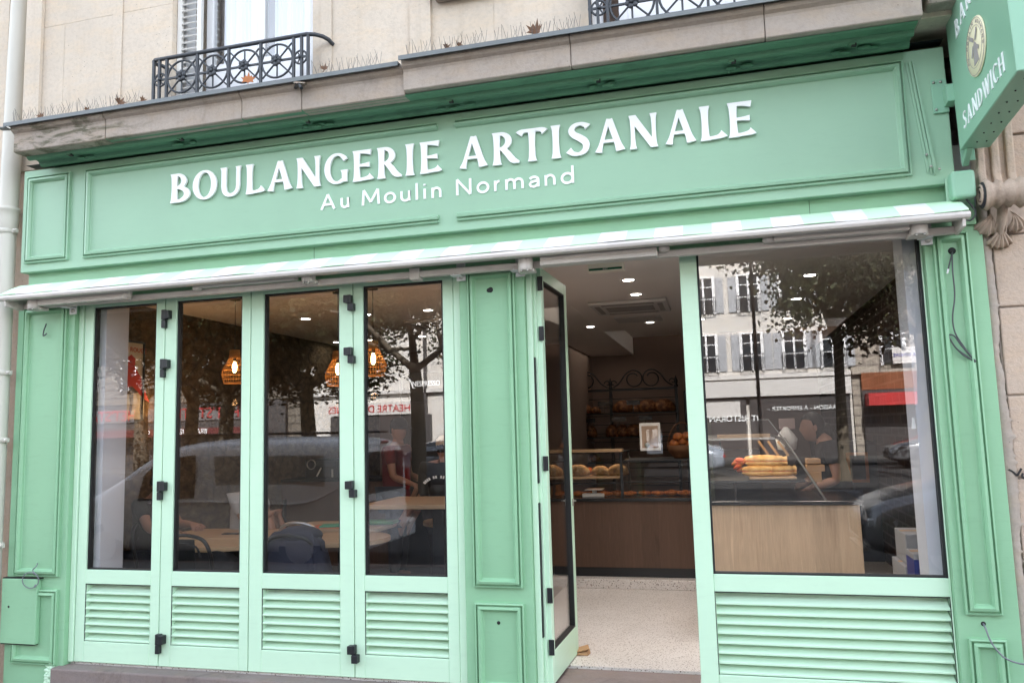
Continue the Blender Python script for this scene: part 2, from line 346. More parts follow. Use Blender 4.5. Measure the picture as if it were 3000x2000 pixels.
# shallow raised vertical bands and recessed panels on the upper wall
MB().box(-1.80, -1.66, YW-.022, YW-.003, 4.03, 12).box(-2.44, -2.36, YW-.012, YW-.003, 4.03, 12).box(-4.86, -4.72, YW-.03, YW-.003, 4.03, 12).box(-4.10, -4.02, YW-.01, YW-.003, 4.03, 12).build('pilaster_strip', M['stone'], B)
MB().box(-1.64, -1.2, YW-.12, YW-.003, 4.52, 4.62).box(-1.62, -1.2, YW-.08, YW-.004, 4.47, 4.52).build('moulded_band', M['ledge'], B, bevel=.01, seg=2)
# ledge above the shop: profile (y, z) extruded along x in three lengths, slightly out of line with each other
def ledge(mb, x0, x1, dy, dz, z0=3.84):
    prof = [(-.06, 4.02), (-.455+dy, 4.02+dz), (-.455+dy, 4.00+dz), (-.445+dy, 3.985+dz), (-.425+dy, 3.97+dz), (-.42+dy, 3.955+dz), (-.42+dy, z0+dz), (-.40+dy, z0-.005+dz), (-.06, z0+.004)]
    n = len(prof); mb.add([(x0, *p) for p in prof]+[(x1, *p) for p in prof], [tuple(range(n)), tuple(range(2*n-1, n-1, -1))]+[(i, (i+1) % n, n+(i+1) % n, n+i) for i in range(n)])
mb = MB()
for i, (a, b, dy, dz) in enumerate(((-4.83, -4.04, 0, -.004), (-4.036, -2.96, .001, 0), (-2.956, -2.52, 0, 0), (-2.516, -1.80, .002, 0), (-1.796, -.745, -.035, .012), (-.741, .34, -.034, .012), (.344, 1.13, -.036, .010))): ledge(mb, a, b, dy, dz)
lg = mb.build('ledge', M['ledge'], B, bevel=.004)
mb = MB()
for (a, b, dy, dz) in ((-4.86, -1.82, 0, 0), (-1.80, 1.16, -.037, .014)): mb.box(a, b, -.475+dy, -.05, 4.023+dz, 4.034+dz).box(a, b, -.485+dy, -.476+dy, 4.006+dz, 4.033+dz)
mb.xbox((-4.90, -.44, 4.012), (.09, .06, .006), (0, R(6), 0))
mb.build('flashing', M['zinc'], B)
# green painted soffit under the ledge: cove, bead and a darker bed mould
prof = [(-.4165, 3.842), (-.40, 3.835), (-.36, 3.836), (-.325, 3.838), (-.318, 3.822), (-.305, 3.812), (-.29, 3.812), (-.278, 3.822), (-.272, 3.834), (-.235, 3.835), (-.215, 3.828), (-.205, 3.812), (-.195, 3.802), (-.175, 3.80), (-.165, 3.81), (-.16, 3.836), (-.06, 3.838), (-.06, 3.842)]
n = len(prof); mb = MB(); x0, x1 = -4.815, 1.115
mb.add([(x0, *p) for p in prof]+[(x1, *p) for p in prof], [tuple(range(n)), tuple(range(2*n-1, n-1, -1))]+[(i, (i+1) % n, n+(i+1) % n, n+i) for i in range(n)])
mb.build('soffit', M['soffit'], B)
MBF = []                                                     # old iron hooks, sockets and broken lumps along the soffit
rd = random.Random(3)
for x in (-4.45, -3.52, -2.55, -1.55, -.62, .16, .80):
    mb = MB(); mb.xbox((x, -.298, 3.812), (.035, .03, .012), (0, 0, rd.uniform(-.2, .2)))
    for k in range(6):
        mb.ball((x+rd.uniform(-.10, .12), -.20+rd.uniform(-.03, .02), 3.812+rd.uniform(-.006, .01)), (rd.uniform(.015, .05), .02, rd.uniform(.006, .014)), 8, 6)
    f_ = mb.build('soffit_fixing', M['soffit'], B); MB().xbox((x+.012, -.300, 3.808), (.026, .022, .016), (0, 0, .1)).build('socket', M['gasket'], f_)
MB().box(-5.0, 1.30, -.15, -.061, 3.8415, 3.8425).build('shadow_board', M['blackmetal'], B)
MB().tube([(-2.55, -.44, 3.985), (-2.49, -.50, 3.975), (-2.455, -.53, 3.93)], .011, 8).build('hook', M['blackmetal'], B)
MB().xbox((-2.50, -.47, 3.99), (.07, .10, .008), (R(14), 0, R(24))).build('bracket', M['steel'], B)
# right end: ledge of the neighbour pier
mb = MB()
mb.box(1.17, 1.62, -.40, -.03, 3.93, 4.30).box(1.14, 1.66, -.46, -.03, 3.985, 4.12)
mb.box(1.20, 6, -.36, -.03, 4.13, 4.3)
mb.build('cornice_block', M['ledge'], B, bevel=.02, seg=2)
# piers at each side of the shop front
mb = MB()
rd = random.Random(5)
for z0, z1 in ((0.62, .99), (.99, 1.42), (1.42, 1.86), (1.86, 2.34), (2.34, 2.74), (2.74, 3.3), (3.3, 3.9)):
    x = 1.485
    for b in (1.93+rd.uniform(-.2, .2), 2.6, 3.4, 6):
        mb.box(x+.004, b-.004, .0-rd.uniform(0, .012), .5, z0+.005, z1-.005); x = b
mb.build('pier', M['pierstone'], B, bevel=.008, seg=2)
MB().box(1.48, 6, .014, .52, .0, 3.96).build('pier_mortar', M['ledge'], B)
MB().box(1.53, 6, -.02, .0, .0, .60).build('pier_base', M['blackpaint'], B, bevel=.01)
mb = MB()                                                    # rough broken render along the shop front's edge
nz_ = 260; vs = []; wx = 0
for k in range(nz_+1):
    z = .3+k*3.1/nz_; wx = wx*.93+rd.uniform(-.004, .004); wd = .058+wx+(.014 if rd.random() < .04 else 0)
    for q_ in range(6): vs.append((1.425+wd*q_/5, -.004-.016*math.sin(math.pi*(q_+.6)/6.2)+rd.uniform(-.002, .002), z))
mb.add(vs, [(k*6+q_, k*6+q_+1, k*6+q_+7, k*6+q_+6) for k in range(nz_) for q_ in range(5)], True)
mb.build('broken_render', M['ledge'], B)
mb = MB()
mb.tube([(1.487+rd.uniform(-.003, .003), -.006, .62+k*.028) for k in range(70)], [rd.uniform(.002, .006) for k in range(70)], 6)
del mb
mb = MB(); mb.box(-9, -5.0, .0, .5, 0, 3.9); mb.build('side_wall', M['pierstone'], B)
MB().box(-9, -5.36, -.03, -.001, .0, 20).build('neighbour_edge', M['stone'], B); MB().box(-9, -4.872, -.02, .25, 3.86, 12).build('side_wall', M['stone'], B)
# black graffiti strokes on the right pier
gp = lambda x, y: PY(2800+x*.5102, 1200+y*.5102, -.016)
mb = MB()
for pts in ([(300, 340), (330, 358), (352, 378)], [(352, 378), (366, 355), (377, 336)], [(386, 362), (380, 378), (392, 396)]):
    q = [gp(*p) for p in pts]; mb.ribbon([(p.x, p.z) for p in q], .010, -.020, -.014)
mb.build('graffiti', M['blackmetal'], B)
# carved console with scroll, flutes and leaf drop
c = MB(); cxs = 1.50
for k in range(5):
    x = 1.43+k*.036
    prof = [(-.02, 4.0), (-.10, 4.0), (-.13, 3.8), (-.135, 3.5), (-.12, 3.25), (-.115, 3.05), (-.13, 2.98), (-.02, 2.98)]
    d = .028 if k % 2 == 0 else .0
    prof = [(y-(d if y < -.05 else 0), z) for y, z in prof]
    m_ = len(prof); c.add([(x-.02, *p) for p in prof]+[(x+.02, *p) for p in prof], [tuple(range(m_)), tuple(range(2*m_-1, m_-1, -1))]+[(i, (i+1) % m_, m_+(i+1) % m_, m_+i) for i in range(m_)])
c.build('console_shaft', M['pierstone'], B, bevel=.010, seg=2)
c = MB(); prof = [(.001, -.105), (.055, -.105), (.075, -.095), (.085, -.08), (.066, -.06), (.062, -.045), (.078, -.03), (.055, 0), (.078, .03), (.062, .045), (.066, .06), (.085, .08), (.075, .095), (.055, .105), (.001, .105)]
c.lathe((1.505, -.185, 2.925), prof, 20, 'X')
for sx in (-1, 1):                                           # spiral ridges on both scroll ends
    sp = [(1.505+sx*.108, -.185+(.06-.045*a/14)*math.cos(a), 2.925+(.06-.045*a/14)*math.sin(a)) for a in [i*.45 for i in range(31)]]
    c.tube(sp, .007, 6)
c.build('console_scroll', M['pierstone'], B)
MB().lathe((1.505, -.185, 2.925), [(.001, -.1085), (.055, -.1085), (.072, -.100)], 20, 'X', cap=False).build('painted_scroll_end', M['blackpaint'], B)
c = MB()
def leafrow(zc, yc, n, L, spread, wd):
    for k in range(n):
        a = (k-(n-1)/2)*spread; x = 1.50
        tip = Vector((x+math.sin(a)*L, yc-.045, zc-math.cos(a)*L)); root = Vector((x+math.sin(a)*.01, yc, zc))
        mid = (root+tip)/2+Vector((0, -.035, 0)); c.tube([root, mid, tip+Vector((0, .0, .02)), tip], [wd*.6, wd, wd*.8, wd*.25], 8)
def fan(cx, cz, L, w_, y0, a0, lobes, proud):
    na, nr = lobes*8, 10; vs = []
    for j in range(nr+1):
        r_ = j/nr
        for i in range(na+1):
            s_ = -1+2*i/na; ph = i/8*math.pi; sc = 1-.10*abs(math.cos(ph))**.5*r_**2-.12*s_*s_
            an = a0+s_*w_*(.35+.65*r_); rr_2 = L*r_*sc
            vs.append((cx+math.sin(an)*rr_2, y0-proud*(math.sin(math.pi*min(1, r_*.9+.1))*.8+.35)-.010*abs(math.sin(ph))*r_, cz-math.cos(an)*rr_2))
    c.add(vs, [(j*(na+1)+i, j*(na+1)+i+1, (j+1)*(na+1)+i+1, (j+1)*(na+1)+i) for j in range(nr) for i in range(na)], True)
    rim = vs[-(na+1):]; c.add(rim+[(p[0], -.001, p[2]) for p in rim], [(i, i+1, na+2+i, na+1+i) for i in range(na)])
fan(1.475, 2.86, .135, .62, -.03, -.30, 4, .055); fan(1.565, 2.86, .125, .55, -.03, .38, 4, .055); fan(1.515, 2.80, .145, .58, -.01, 0, 6, .045)
c.tube([(1.515, -.13, 2.88), (1.515, -.105, 2.80), (1.515, -.06, 2.73)], [.028, .022, .010], 8); c.tube([(1.50, -.13, 2.88), (1.497, -.10, 2.80), (1.49, -.06, 2.74)], [.010, .009, .005], 6); c.tube([(1.53, -.13, 2.88), (1.533, -.10, 2.80), (1.54, -.06, 2.74)], [.010, .009, .005], 6)
c.build('console_leaf', M['pierstone'], B)
# upstairs windows
def up_window(x0, x1, z0, z1, shut):
    xm = (x0+x1)/2+.03; yo = YW+.06
    f = MB()
    f.box(x0+.001, x0+.06, yo+.02, yo+.12, z0, z1).box(x1-.06, x1-.001, yo+.02, yo+.12, z0, z1).box(x0+.06, x1-.06, yo+.02, yo+.12, z1-.07, z1)
    fr = f.build('window_frame', M['white_up'], B, bevel=.004)
    for a, b in ((x0+.16, xm), (xm, x1-.10)):
        s_ = MB(); s_.box(a, a+.055, yo+.10, yo+.15, z0+.02, z1-.08).box(b-.055, b-.001, yo+.10, yo+.15, z0+.02, z1-.08).box(a+.055, b-.055, yo+.10, yo+.15, z0+.02, z0+.35).box(a+.055, b-.055, yo+.10, yo+.15, z1-.15, z1-.08).box(a+.055, b-.055, yo+.105, yo+.145, z0+1.6, z0+1.63)
        sa = s_.build('window_sash', M['white_up'], B, bevel=.004)
        MB().box(a+.055, b-.055, yo+.12, yo+.128, z0+.35, z1-.15).build('pane', M['glass_up'], sa)
        cu = MB(); n_ = 40; pts = [(a+.05+(b-a-.1)*i/n_, yo+.24+.018*math.sin(i*1.3)+.01*math.sin(i*.7)) for i in range(n_+1)]
        cu.add([(p[0], p[1], z0) for p in pts]+[(p[0], p[1], z1) for p in pts], [(i, i+1, n_+2+i, n_+1+i) for i in range(n_)], True)
        cu.build('curtain', M['curtain'], sa)
    if shut:
        def louvred(xa, xb, ya, yb, fold=False):
            m_ = MB()
            m_.box(xa, xa+.035, ya, yb, z0+.02, z1-.05).box(xb-.035, xb, ya, yb, z0+.02, z1-.05).box(xa+.035, xb-.035, ya, yb, z0+.02, z0+.09)
            for k in range(48):
                z = z0+.11+k*.048
                if z < z1-.1: m_.xbox(((xa+xb)/2, (ya+yb)/2, z), (xb-xa-.07, .032, .008), (R(38), 0, 0))
            m_.build('shutter', M['shutter'], B)
        louvred(x0+.005, x0+.20, yo-.015, yo+.012)
        m_ = MB()
        for k in range(48):
            z = z0+.05+k*.05; m_.xbox((x1+.012-.02, yo+.03, z), (.035, .02, .012), (0, 0, 0))
        m_.box(x1-.03, x1-.026, yo+.0, yo+.06, z0+.02, z1-.05); m_.build('shutter', M['blackmetal'], B)
up_window(*W1, True); up_window(*W2, False)
MB().box(-4.1, -2.5, .26, .30, 4.0, 7.3).build('room_backing', M['wallin'], B); MB().box(-.75, 1.05, .26, .30, 4.0, 7.3).build('room_backing', M['wallin'], B)
# ================================================================== railings
def railing(x0, x1, label, circles):
    t = thing('balcony_railing', label, 'railing', ((x0+x1)/2, -.42, 4.035), 'cast iron window railings')
    zb, zt, y = 4.05, 4.345, -.42
    m_ = MB(); yb = -.0
    m_.tube([(x0+.03, YW, zt-.01), (x0+.01, YW-.04, zt), (x0-.01, y+.06, zt), (x0-.008, y+.02, zt+.002), (x0+.02, y, zt+.002)]+[(x0+(x1-x0)*i/10, y, zt+.002) for i in range(1, 10)]+[(x1-.02, y, zt+.002), (x1+.03, y+.015, zt), (x1+.07, y+.045, zt-.005), (x1+.095, y+.08, zt-.015), (x1+.105, YW, zt-.03)], .014, 8)
    m_.build('handrail', M['iron'], t)
    b_ = MB(); b_.box(x0+.005, x1-.005, y-.008, y+.008, zb, zb+.014); zm = (zb+zt)/2
    w_ = .115; sx0, sx1 = x0+w_, x1-w_
    for x in (x0+.01, sx0, sx1, x1-.01, sx0-.058, sx1+.058): b_.box(x-.008, x+.008, y-.009, y+.009, zb, zt)
    n_ = circles; L_ = (sx1-sx0)/n_; rr = min(L_/2-.008, .128)
    for k in range(1, n_): b_.box(sx0+L_*k-.008, sx0+L_*k+.008, y-.009, y+.009, zb, zt)
    b_.box(x0, x1, y-.006, y+.006, zm-.006, zm+.006)
    b_.build('bar', M['iron'], t)
    for k in range(n_):
        cx = sx0+L_*(k+.5); q = MB()
        q.tube([(cx+rr*math.cos(a*math.pi/14), y, zm+rr*math.sin(a*math.pi/14)) for a in range(28)], .0075, 6, closed=True)
        for a in (0, 45, 90, 135):
            dx, dz = math.cos(R(a)), math.sin(R(a)); e = rr if a in (0, 90) else min(rr*1.35, .165); e2 = min(e, (zt-zb)/2/abs(dz)) if dz else e
            q.tube([(cx-dx*e2, y, zm-dz*e2), (cx+dx*e2, y, zm+dz*e2)], .006, 6)
        ring = q.build('ring_panel', M['iron'], t)
        f_ = MB()
        for j in range(6): a = j*math.pi/3+.3; f_.ball((cx+.026*math.cos(a), y-.014, zm+.026*math.sin(a)), (.017, .010, .017), 10, 6)
        f_.ball((cx, y-.022, zm), (.012, .010, .012), 10, 6); f_.build('rosette', M['iron'], ring)
    for cx in (x0+.065, x1-.065):
        q = MB(); q.tube([(cx+.045*math.cos(a*math.pi/9), y, zm+.045*math.sin(a*math.pi/9)) for a in range(18)], .007, 6, closed=True)
        for j in range(6): a = j*math.pi/3; q.tube([(cx, y, zm), (cx+.045*math.cos(a), y, zm+.045*math.sin(a))], .005, 5)
        q.ball((cx, y-.01, zm), .013, 8, 6); q.build('small_ring', M['iron'], t)
    return t
railing(-3.66, -2.46, 'black cast iron railing with an orange leaf against it, below the shuttered window', 4)
railing(-.635, 1.02, 'black cast iron railing nearer the projecting sign', 5)
# ================================================================== drainpipe
dp = thing('drainpipe', 'cream painted drainpipe running down the wall beside the bakery', 'drainpipe', (-5.2, -.10, 0))
m_ = MB()
pa, pb = PY(61, 0, -.10), PY(22, 667, -.10)
pxz = lambda z: pa.x+(pb.x-pa.x)*(z-pa.z)/(pb.z-pa.z)
m_.tube([(pxz(7), -.10, 7), (pxz(3.6), -.10, 3.50)], .067, 20).tube([(pxz(3.6), -.10, 3.52), (pxz(3.0), -.10, 0)], .061, 20); m_.build('pipe', M['pipe'], dp)
m_ = MB(); m_.lathe((pxz(3.5), -.10, 3.46), [(.063, -.10), (.070, -.06), (.076, .0), (.074, .05), (.082, .06), (.082, .085), (.066, .09)], 24); m_.build('collar', M['pipe'], dp)
for z in (3.36, 2.28, 1.78, 1.02):
    m_ = MB(); xp = pxz(3.2); m_.lathe((xp, -.10, z), [(.062, -.02), (.070, -.018), (.070, .018), (.062, .02)], 24).xbox((xp+.085, -.11, z), (.05, .02, .03)).ball((xp+.095, -.125, z), .012, 8, 6); m_.build('clamp', M['pipe'], dp)
# ================================================================== leaves and spikes on the ledge
def leafmesh(mb, c, s, rot, curl=.3):
    pts = [(0, -.1), (.18, -.02), (.48, -.10), (.38, .12), (.62, .34), (.34, .32), (.26, .52), (.12, .42), (0, .85), (-.12, .42), (-.26, .55), (-.34, .32), (-.6, .36), (-.38, .12), (-.5, -.08), (-.18, -.02)]
    m = Euler(rot).to_matrix(); c = Vector(c); f = lambda p, dz: c+m@Vector((p[0]*s, p[1]*s, (abs(p[0])**1.5*curl+p[1]*p[1]*curl*.5)*s+dz))
    n = len(pts); vs = [f(p, 0) for p in pts]+[f((0, .2), 0)]+[f(p, .0015) for p in pts]+[f((0, .2), .0015)]
    fs = [(i, (i+1) % n, n) for i in range(n)]+[(n+1+(i+1) % n, n+1+i, 2*n+1) for i in range(n)]+[(i, n+1+i, n+1+(i+1) % n, (i+1) % n) for i in range(n)]
    mb.add(vs, fs); mb.tube([f((0, -.1), 0), f((.03, -.35), .0), f((.02, -.6), .01)], .002, 5)
def mk_leaf(u, v, s, rot, mat, label, curl=.3, dv=0):
    p = PY(u, v, -.455); t = MB(); leafmesh(t, p, s, rot, curl); o = t.build('dry_leaf', mat); tag(o, label, 'leaf', 'fallen plane leaves on the ledge')
mk_leaf(727, 240, .085, (R(84), R(3), R(8)), M['leaf'], 'big bright orange plane leaf standing upright against the railing', .15)
for u, v, s, rot, cu, lb in ((348, 305, .07, (R(60), R(30), R(40)), 1.1, 'curled reddish leaf on the ledge left of the railing, nearest the railing but one'),
    (414, 296, .05, (R(50), R(70), 0), .8, 'dark crumpled leaf on the ledge just left of the railing'),
    (254, 327, .05, (R(70), R(20), R(60)), .9, 'small dark leaf midway between the drainpipe and the railing'),
    (122, 345, .05, (R(70), R(-20), R(20)), .9, 'small pale brown leaf at the ledge end beside the drainpipe'),
    (1305, 143, .05, (R(75), R(50), R(20)), .9, 'small leaf with a long bent stalk above the ledge joint'),
    (1345, 140, .055, (R(70), R(-40), R(70)), .9, 'folded brown leaf just right of the ledge joint'),
    (1570, 100, .10, (R(80), R(15), R(-20)), .8, 'large curled brown leaf on the right half of the ledge'),
    (1650, 97, .06, (R(40), R(10), R(10)), .6, 'flat dark leaf next to the right railing'),
    (950, 205, .05, (R(70), R(10), R(10)), .8, 'small brown leaf just right of the left railing'),
    (2240, 10, .07, (R(70), R(10), R(10)), .8, 'reddish leaf caught behind the right railing')):
    mk_leaf(u, v, s, rot, M['leafdull'], lb, cu)
rd = random.Random(11)
sp = MB(); sp.box(-.26, .26, -.008, .008, 0, .004)
for k in range(17):
    x = -.25+k*.031
    for s_ in (-1, 0, 1):
        if rd.random() < .75:
            l = rd.uniform(.06, .10); sp.tube([(x, 0, .003), (x+rd.uniform(-.025, .025), s_*.028+rd.uniform(-.01, .01), l)], .0011, 4, cap=False)
proto = sp.build('bird_spike_strip', M['wire']); tag(proto, 'thin steel bird spike strip on the left end of the ledge', 'bird spikes', 'bird spike strips along the ledge'); proto.location = (-4.55, -.45, 4.035)
for x, lb in ((-4.0, 'thin steel bird spike strip ending at the left railing'), (-2.2, 'thin steel bird spike strip just right of the left railing'), (-1.5, 'thin steel bird spike strip right of the step in the ledge'), (-.93, 'thin steel bird spike strip just left of the right railing')): copy_tree(proto, None, (x, -.45 if x < -1.8 else -.48, 4.036 if x < -1.8 else 4.05), rot=(0, 0, 0), label=lb)
# ================================================================== fascia board
YB = -.13; XL, XR = -5.034, 1.30; ZB0, ZB1 = 3.022, 3.806
fb = thing('shop_sign_board', 'long green fascia board with raised mouldings carrying the bakery name in white letters', 'sign board', ((XL+XR)/2, YB, ZB0))
MB().box(XL, XR, YB, -.02, ZB0, ZB1).build('board', M['board'], fb, bevel=.004)
MB().box(XL+.02, XR+.10, -.07, -.021, 2.80, ZB0-.001).build('lower_strip', M['pilaster'], fb)
for x in (-2.62, .55): MB().box(x-.0012, x+.0012, -.0712, -.07, 2.80, ZB0-.002).build('joint_line', M['gasket'], fb)
def moulding(mb, x0, x1, z0, z1, y, prof=((0, 0), (0, .020), (.009, .024), (.011, .006), (.019, .006), (.021, .026), (.036, .030), (.047, .014), (.0485, .004), (.054, 0)), sides='LRTB'):
    rings = []
    for d, h in prof: rings.append([(x0+d, y-h, z0+d), (x1-d, y-h, z0+d), (x1-d, y-h, z1-d), (x0+d, y-h, z1-d)])
    vs = [p for r_ in rings for p in r_]; fs = []
    sd_ = {'B': 0, 'R': 1, 'T': 2, 'L': 3}
    for i in range(len(rings)-1):
        for s_ in sides: k = sd_[s_]; fs.append((i*4+k, i*4+(k+1) % 4, (i+1)*4+(k+1) % 4, (i+1)*4+k))
    mb.add(vs, fs)
def hmould(mb, x0, x1, z0, z1, y, prof=((0, 0), (0, .020), (.009, .024), (.011, .006), (.019, .006), (.021, .026), (.036, .030), (.047, .014), (.0485, .004), (.054, 0)), flip=False):
    P_ = [((z1-d) if not flip else (z0+d), y-h) for d, h in prof]; n_ = len(P_)
    mb.add([(x0, q[1], q[0]) for q in P_]+[(x1, q[1], q[0]) for q in P_], [tuple(range(n_)), tuple(range(2*n_-1, n_-1, -1))]+[(i, i+1, n_+i+1, n_+i) for i in range(n_-1)])
PZ0, PZ1 = 3.086, 3.752
m_ = MB()
# the big panel is broken in the middle: left and right U shaped mouldings
for xa, xb, side in ((-4.456, -1.694, 'L'), (-1.569, 1.085, 'R')):
    hmould(m_, xa+(.054 if side == 'L' else 0), xb-(.054 if side == 'R' else 0), PZ1-.054, PZ1, YB)
    hmould(m_, xa+(.054 if side == 'L' else 0), xb-(.054 if side == 'R' else 0), PZ0, PZ0+.054, YB, flip=True)
    prof = ((0, 0), (0, .020), (.009, .024), (.011, .006), (.019, .006), (.021, .026), (.036, .030), (.047, .014), (.0485, .004), (.054, 0))
    vs = []
    for d, h in prof:
        x = xa+d if side == 'L' else xb-d
        vs += [(x, YB-h-.0004, PZ0+d), (x, YB-h-.0004, PZ1-d)]
    m_.add(vs, [(2*i, 2*i+1, 2*i+3, 2*i+2) for i in range(len(prof)-1)])
    # corner wedges
    for zz, sg in ((PZ1, -1), (PZ0, 1)):
        vs = []
        for d, h in prof:
            xi = xa+d if side == 'L' else xb-d; xo = xa+.054 if side == 'L' else xb-.054
            vs += [(xi, YB-h-.0002, zz+sg*d), (xo, YB-h-.0002, zz+sg*d)]
        m_.add(vs, [(2*i, 2*i+1, 2*i+3, 2*i+2) for i in range(len(prof)-1)])
m_.build('panel_moulding', M['board'], fb)
m_ = MB(); moulding(m_, -4.985, -4.591, PZ0, PZ1, YB); m_.build('panel_moulding', M['board'], fb)
m_ = MB(); 
for d in (0, .016, .034): m_.prism([(1.10+d, 3.74), (1.108+d, 3.735), (1.175+d, 3.12), (1.163+d, 3.09-d*.5)], YB-.006-d*.2, YB)
m_.build('loose_moulding', M['board'], fb)
# big flared letters ------------------------------------------------
def stem(x, w_=.17, z0=0, z1=1, fl=.085, lean=0): 
    zs = [0, .03, .07, .16, .35, .5, .65, .84, .93, .97, 1]; ws = [w_+fl, w_+fl*.9, w_+fl*.55, w_+fl*.22, w_+.0, w_-.005, w_+.0, w_+fl*.22, w_+fl*.55, w_+fl*.9, w_+fl]
    return ([(x+lean*(z-.5)*1.0, z0+(z1-z0)*z) for z in zs], ws)
def armr(x0, x1, z, t0=.075, t1=.15, up=0):                 # arm to the right ending in a flared serif
    n_ = 6; pts = [(x0+(x1-x0)*i/n_, z+up*(i/n_)**3) for i in range(n_+1)]; return (pts, [t0+(t1-t0)*(i/n_)**2.2 for i in range(n_+1)])
def bowl(cx, cz, rx, rz, a0, a1, t0, t1, n_=22):
    pts = arc(cx, cz, rx, rz, a0, a1, n_); ws = []
    for i in range(n_+1): a = R(a0+(a1-a0)*i/n_); ws.append(t0+(t1-t0)*abs(math.cos(a))**1.3)
    return (pts, ws)
def diag(xa, za, xb, zb, w0, w1, fl=.08, f0=True, f1=True):
    n_ = 10; pts = [(xa+(xb-xa)*i/n_, za+(zb-za)*i/n_) for i in range(n_+1)]
    ws = [w0+(w1-w0)*i/n_+(fl*max(0, 1-i*.38)**1.5 if f0 else 0)+(fl*max(0, 1-(n_-i)*.38)**1.5 if f1 else 0) for i in range(n_+1)]
    return (pts, ws)
G = {
 'B': (.66, [stem(.14), bowl(.20, .735, .26, .225, -90, 90, .08, .17), ([(.12, .96), (.22, .955)], [.08, .08]), ([(.12, .51), (.22, .51)], [.07, .07]), bowl(.22, .275, .345, .235, -90, 90, .08, .185), ([(.12, .04), (.24, .042)], [.08, .085])]),
 'O': (.80, [bowl(.40, .5, .315, .46, 0, 180, .075, .185, 26), bowl(.40, .5, .315, .46, 180, 360, .075, .185, 26)]),
 'U': (.78, [([(.13, 1), (.13, .96), (.135, .88), (.135, .75), (.135, .5), (.135, .36), (.165, .20), (.24, .09), (.37, .05), (.51, .09), (.60, .20), (.635, .36), (.635, .5), (.635, .75), (.64, .88), (.645, .96), (.645, 1)], [.26, .21, .18, .175, .17, .17, .165, .14, .11, .11, .115, .12, .12, .12, .13, .16, .21])]),
 'L': (.62, [stem(.14), ([(.14, .055), (.30, .06), (.44, .075), (.54, .115), (.60, .16)], [.11, .09, .11, .17, .24])]),
 'A': (.92, [diag(.44, 1.0, .12, 0, .11, .115, .10, False, True), diag(.46, .98, .76, 0, .19, .19, .09, False, True), ([(.22, .33), (.70, .33)], [.085, .085])]),
 'N': (.84, [stem(.12, .125), stem(.73, .12, .0, 1, .085), diag(.14, .93, .70, .06, .21, .19, .0, False, False)]),
 'G': (.80, [bowl(.42, .5, .33, .46, 48, 300, .08, .185, 34), ([(.55, .09), (.66, .13)], [.09, .10]), ([(.56, .92), (.645, .86), (.70, .76)], [.09, .13, .16]), ([(.67, .05), (.67, .2), (.67, .33), (.67, .40), (.67, .43)], [.16, .16, .17, .22, .26])]),
 'E': (.62, [stem(.14), armr(.14, .575, .945, .10, .19, -.03), armr(.14, .53, .51, .075, .16), ([(.14, .055), (.30, .06), (.44, .075), (.54, .10), (.60, .14)], [.11, .09, .11, .16, .22])]),
 'R': (.76, [stem(.14), bowl(.20, .72, .275, .24, -90, 90, .08, .18), ([(.12, .96), (.22, .955)], [.08, .08]), ([(.12, .48), (.22, .48)], [.07, .07]), ([(.30, .50), (.44, .32), (.56, .14), (.66, .06), (.76, .03)], [.15, .18, .19, .15, .06])]),
 'I': (.27, [stem(.135)]),
 'T': (.78, [stem(.39, .17, 0, .95, .085), ([(.02, .86), (.07, .91), (.16, .945), (.39, .95), (.62, .945), (.71, .91), (.76, .86)], [.22, .17, .11, .095, .11, .17, .22])]),
 'S': (.66, [([(.60, .84), (.52, .91), (.38, .955), (.22, .90), (.155, .77), (.22, .64), (.36, .54), (.49, .43), (.545, .29), (.49, .13), (.34, .05), (.18, .08), (.06, .19)], [.20, .13, .09, .13, .17, .185, .20, .20, .18, .15, .09, .13, .20])]),
}
def glyph(ch, x0, x1, z0, z1, y, thick, mat, parent, shear=0, f=None, wk=1):
    wd, parts = G[ch]; mb = MB()
    parts = [(p_, [w_*wk for w_ in ws_]) for p_, ws_ in parts]
    sx = (x1-x0)/wd; sz = z1-z0
    for k, (pts, ws) in enumerate(parts):
        if len(pts) > 2 and ch in 'SGLETUR' : 
            P_ = spline([(p[0], p[1], 0) for p in pts], 5); W_ = lerpw(list(ws), len(P_)); pts = [(p.x, p.y) for p in P_]; ws = W_
        # clip flares to the cap line and the base line
        mb2 = MB(); ps = [Vector(p) for p in pts]; n_ = len(ps); a_, b_ = [], []
        for i, p in enumerate(ps):
            d = (ps[min(i+1, n_-1)]-ps[max(i-1, 0)]).normalized(); q = Vector((-d.y, d.x))*ws[i]/2
            for lst, r_ in ((a_, p+q), (b_, p-q)): lst.append(Vector((r_.x, min(1.0, max(0.0, r_.y)) if ch not in 'OSGU' else min(1.015, max(-.015, r_.y)))))
        e = k*.0004; tr = f or (lambda X, Y, Z: (X, Y, Z))
        q3 = lambda p, yy: tr(x0+p.x*sx+shear*p.y, yy, z0+p.y*sz)
        vs = [q3(p, y-thick-e) for p in a_]+[q3(p, y-thick-e) for p in b_]+[q3(p, y) for p in a_]+[q3(p, y) for p in b_]; fs = []
        for i in range(n_-1): fs += [(i, n_+i, n_+i+1, i+1), (i, i+1, 2*n_+i+1, 2*n_+i), (n_+i, 3*n_+i, 3*n_+i+1, n_+i+1)]
        fs += [(0, 2*n_, 3*n_, n_), (n_-1, 2*n_-1, 4*n_-1, 3*n_-1)]
        mb.add(vs, fs)
    return mb
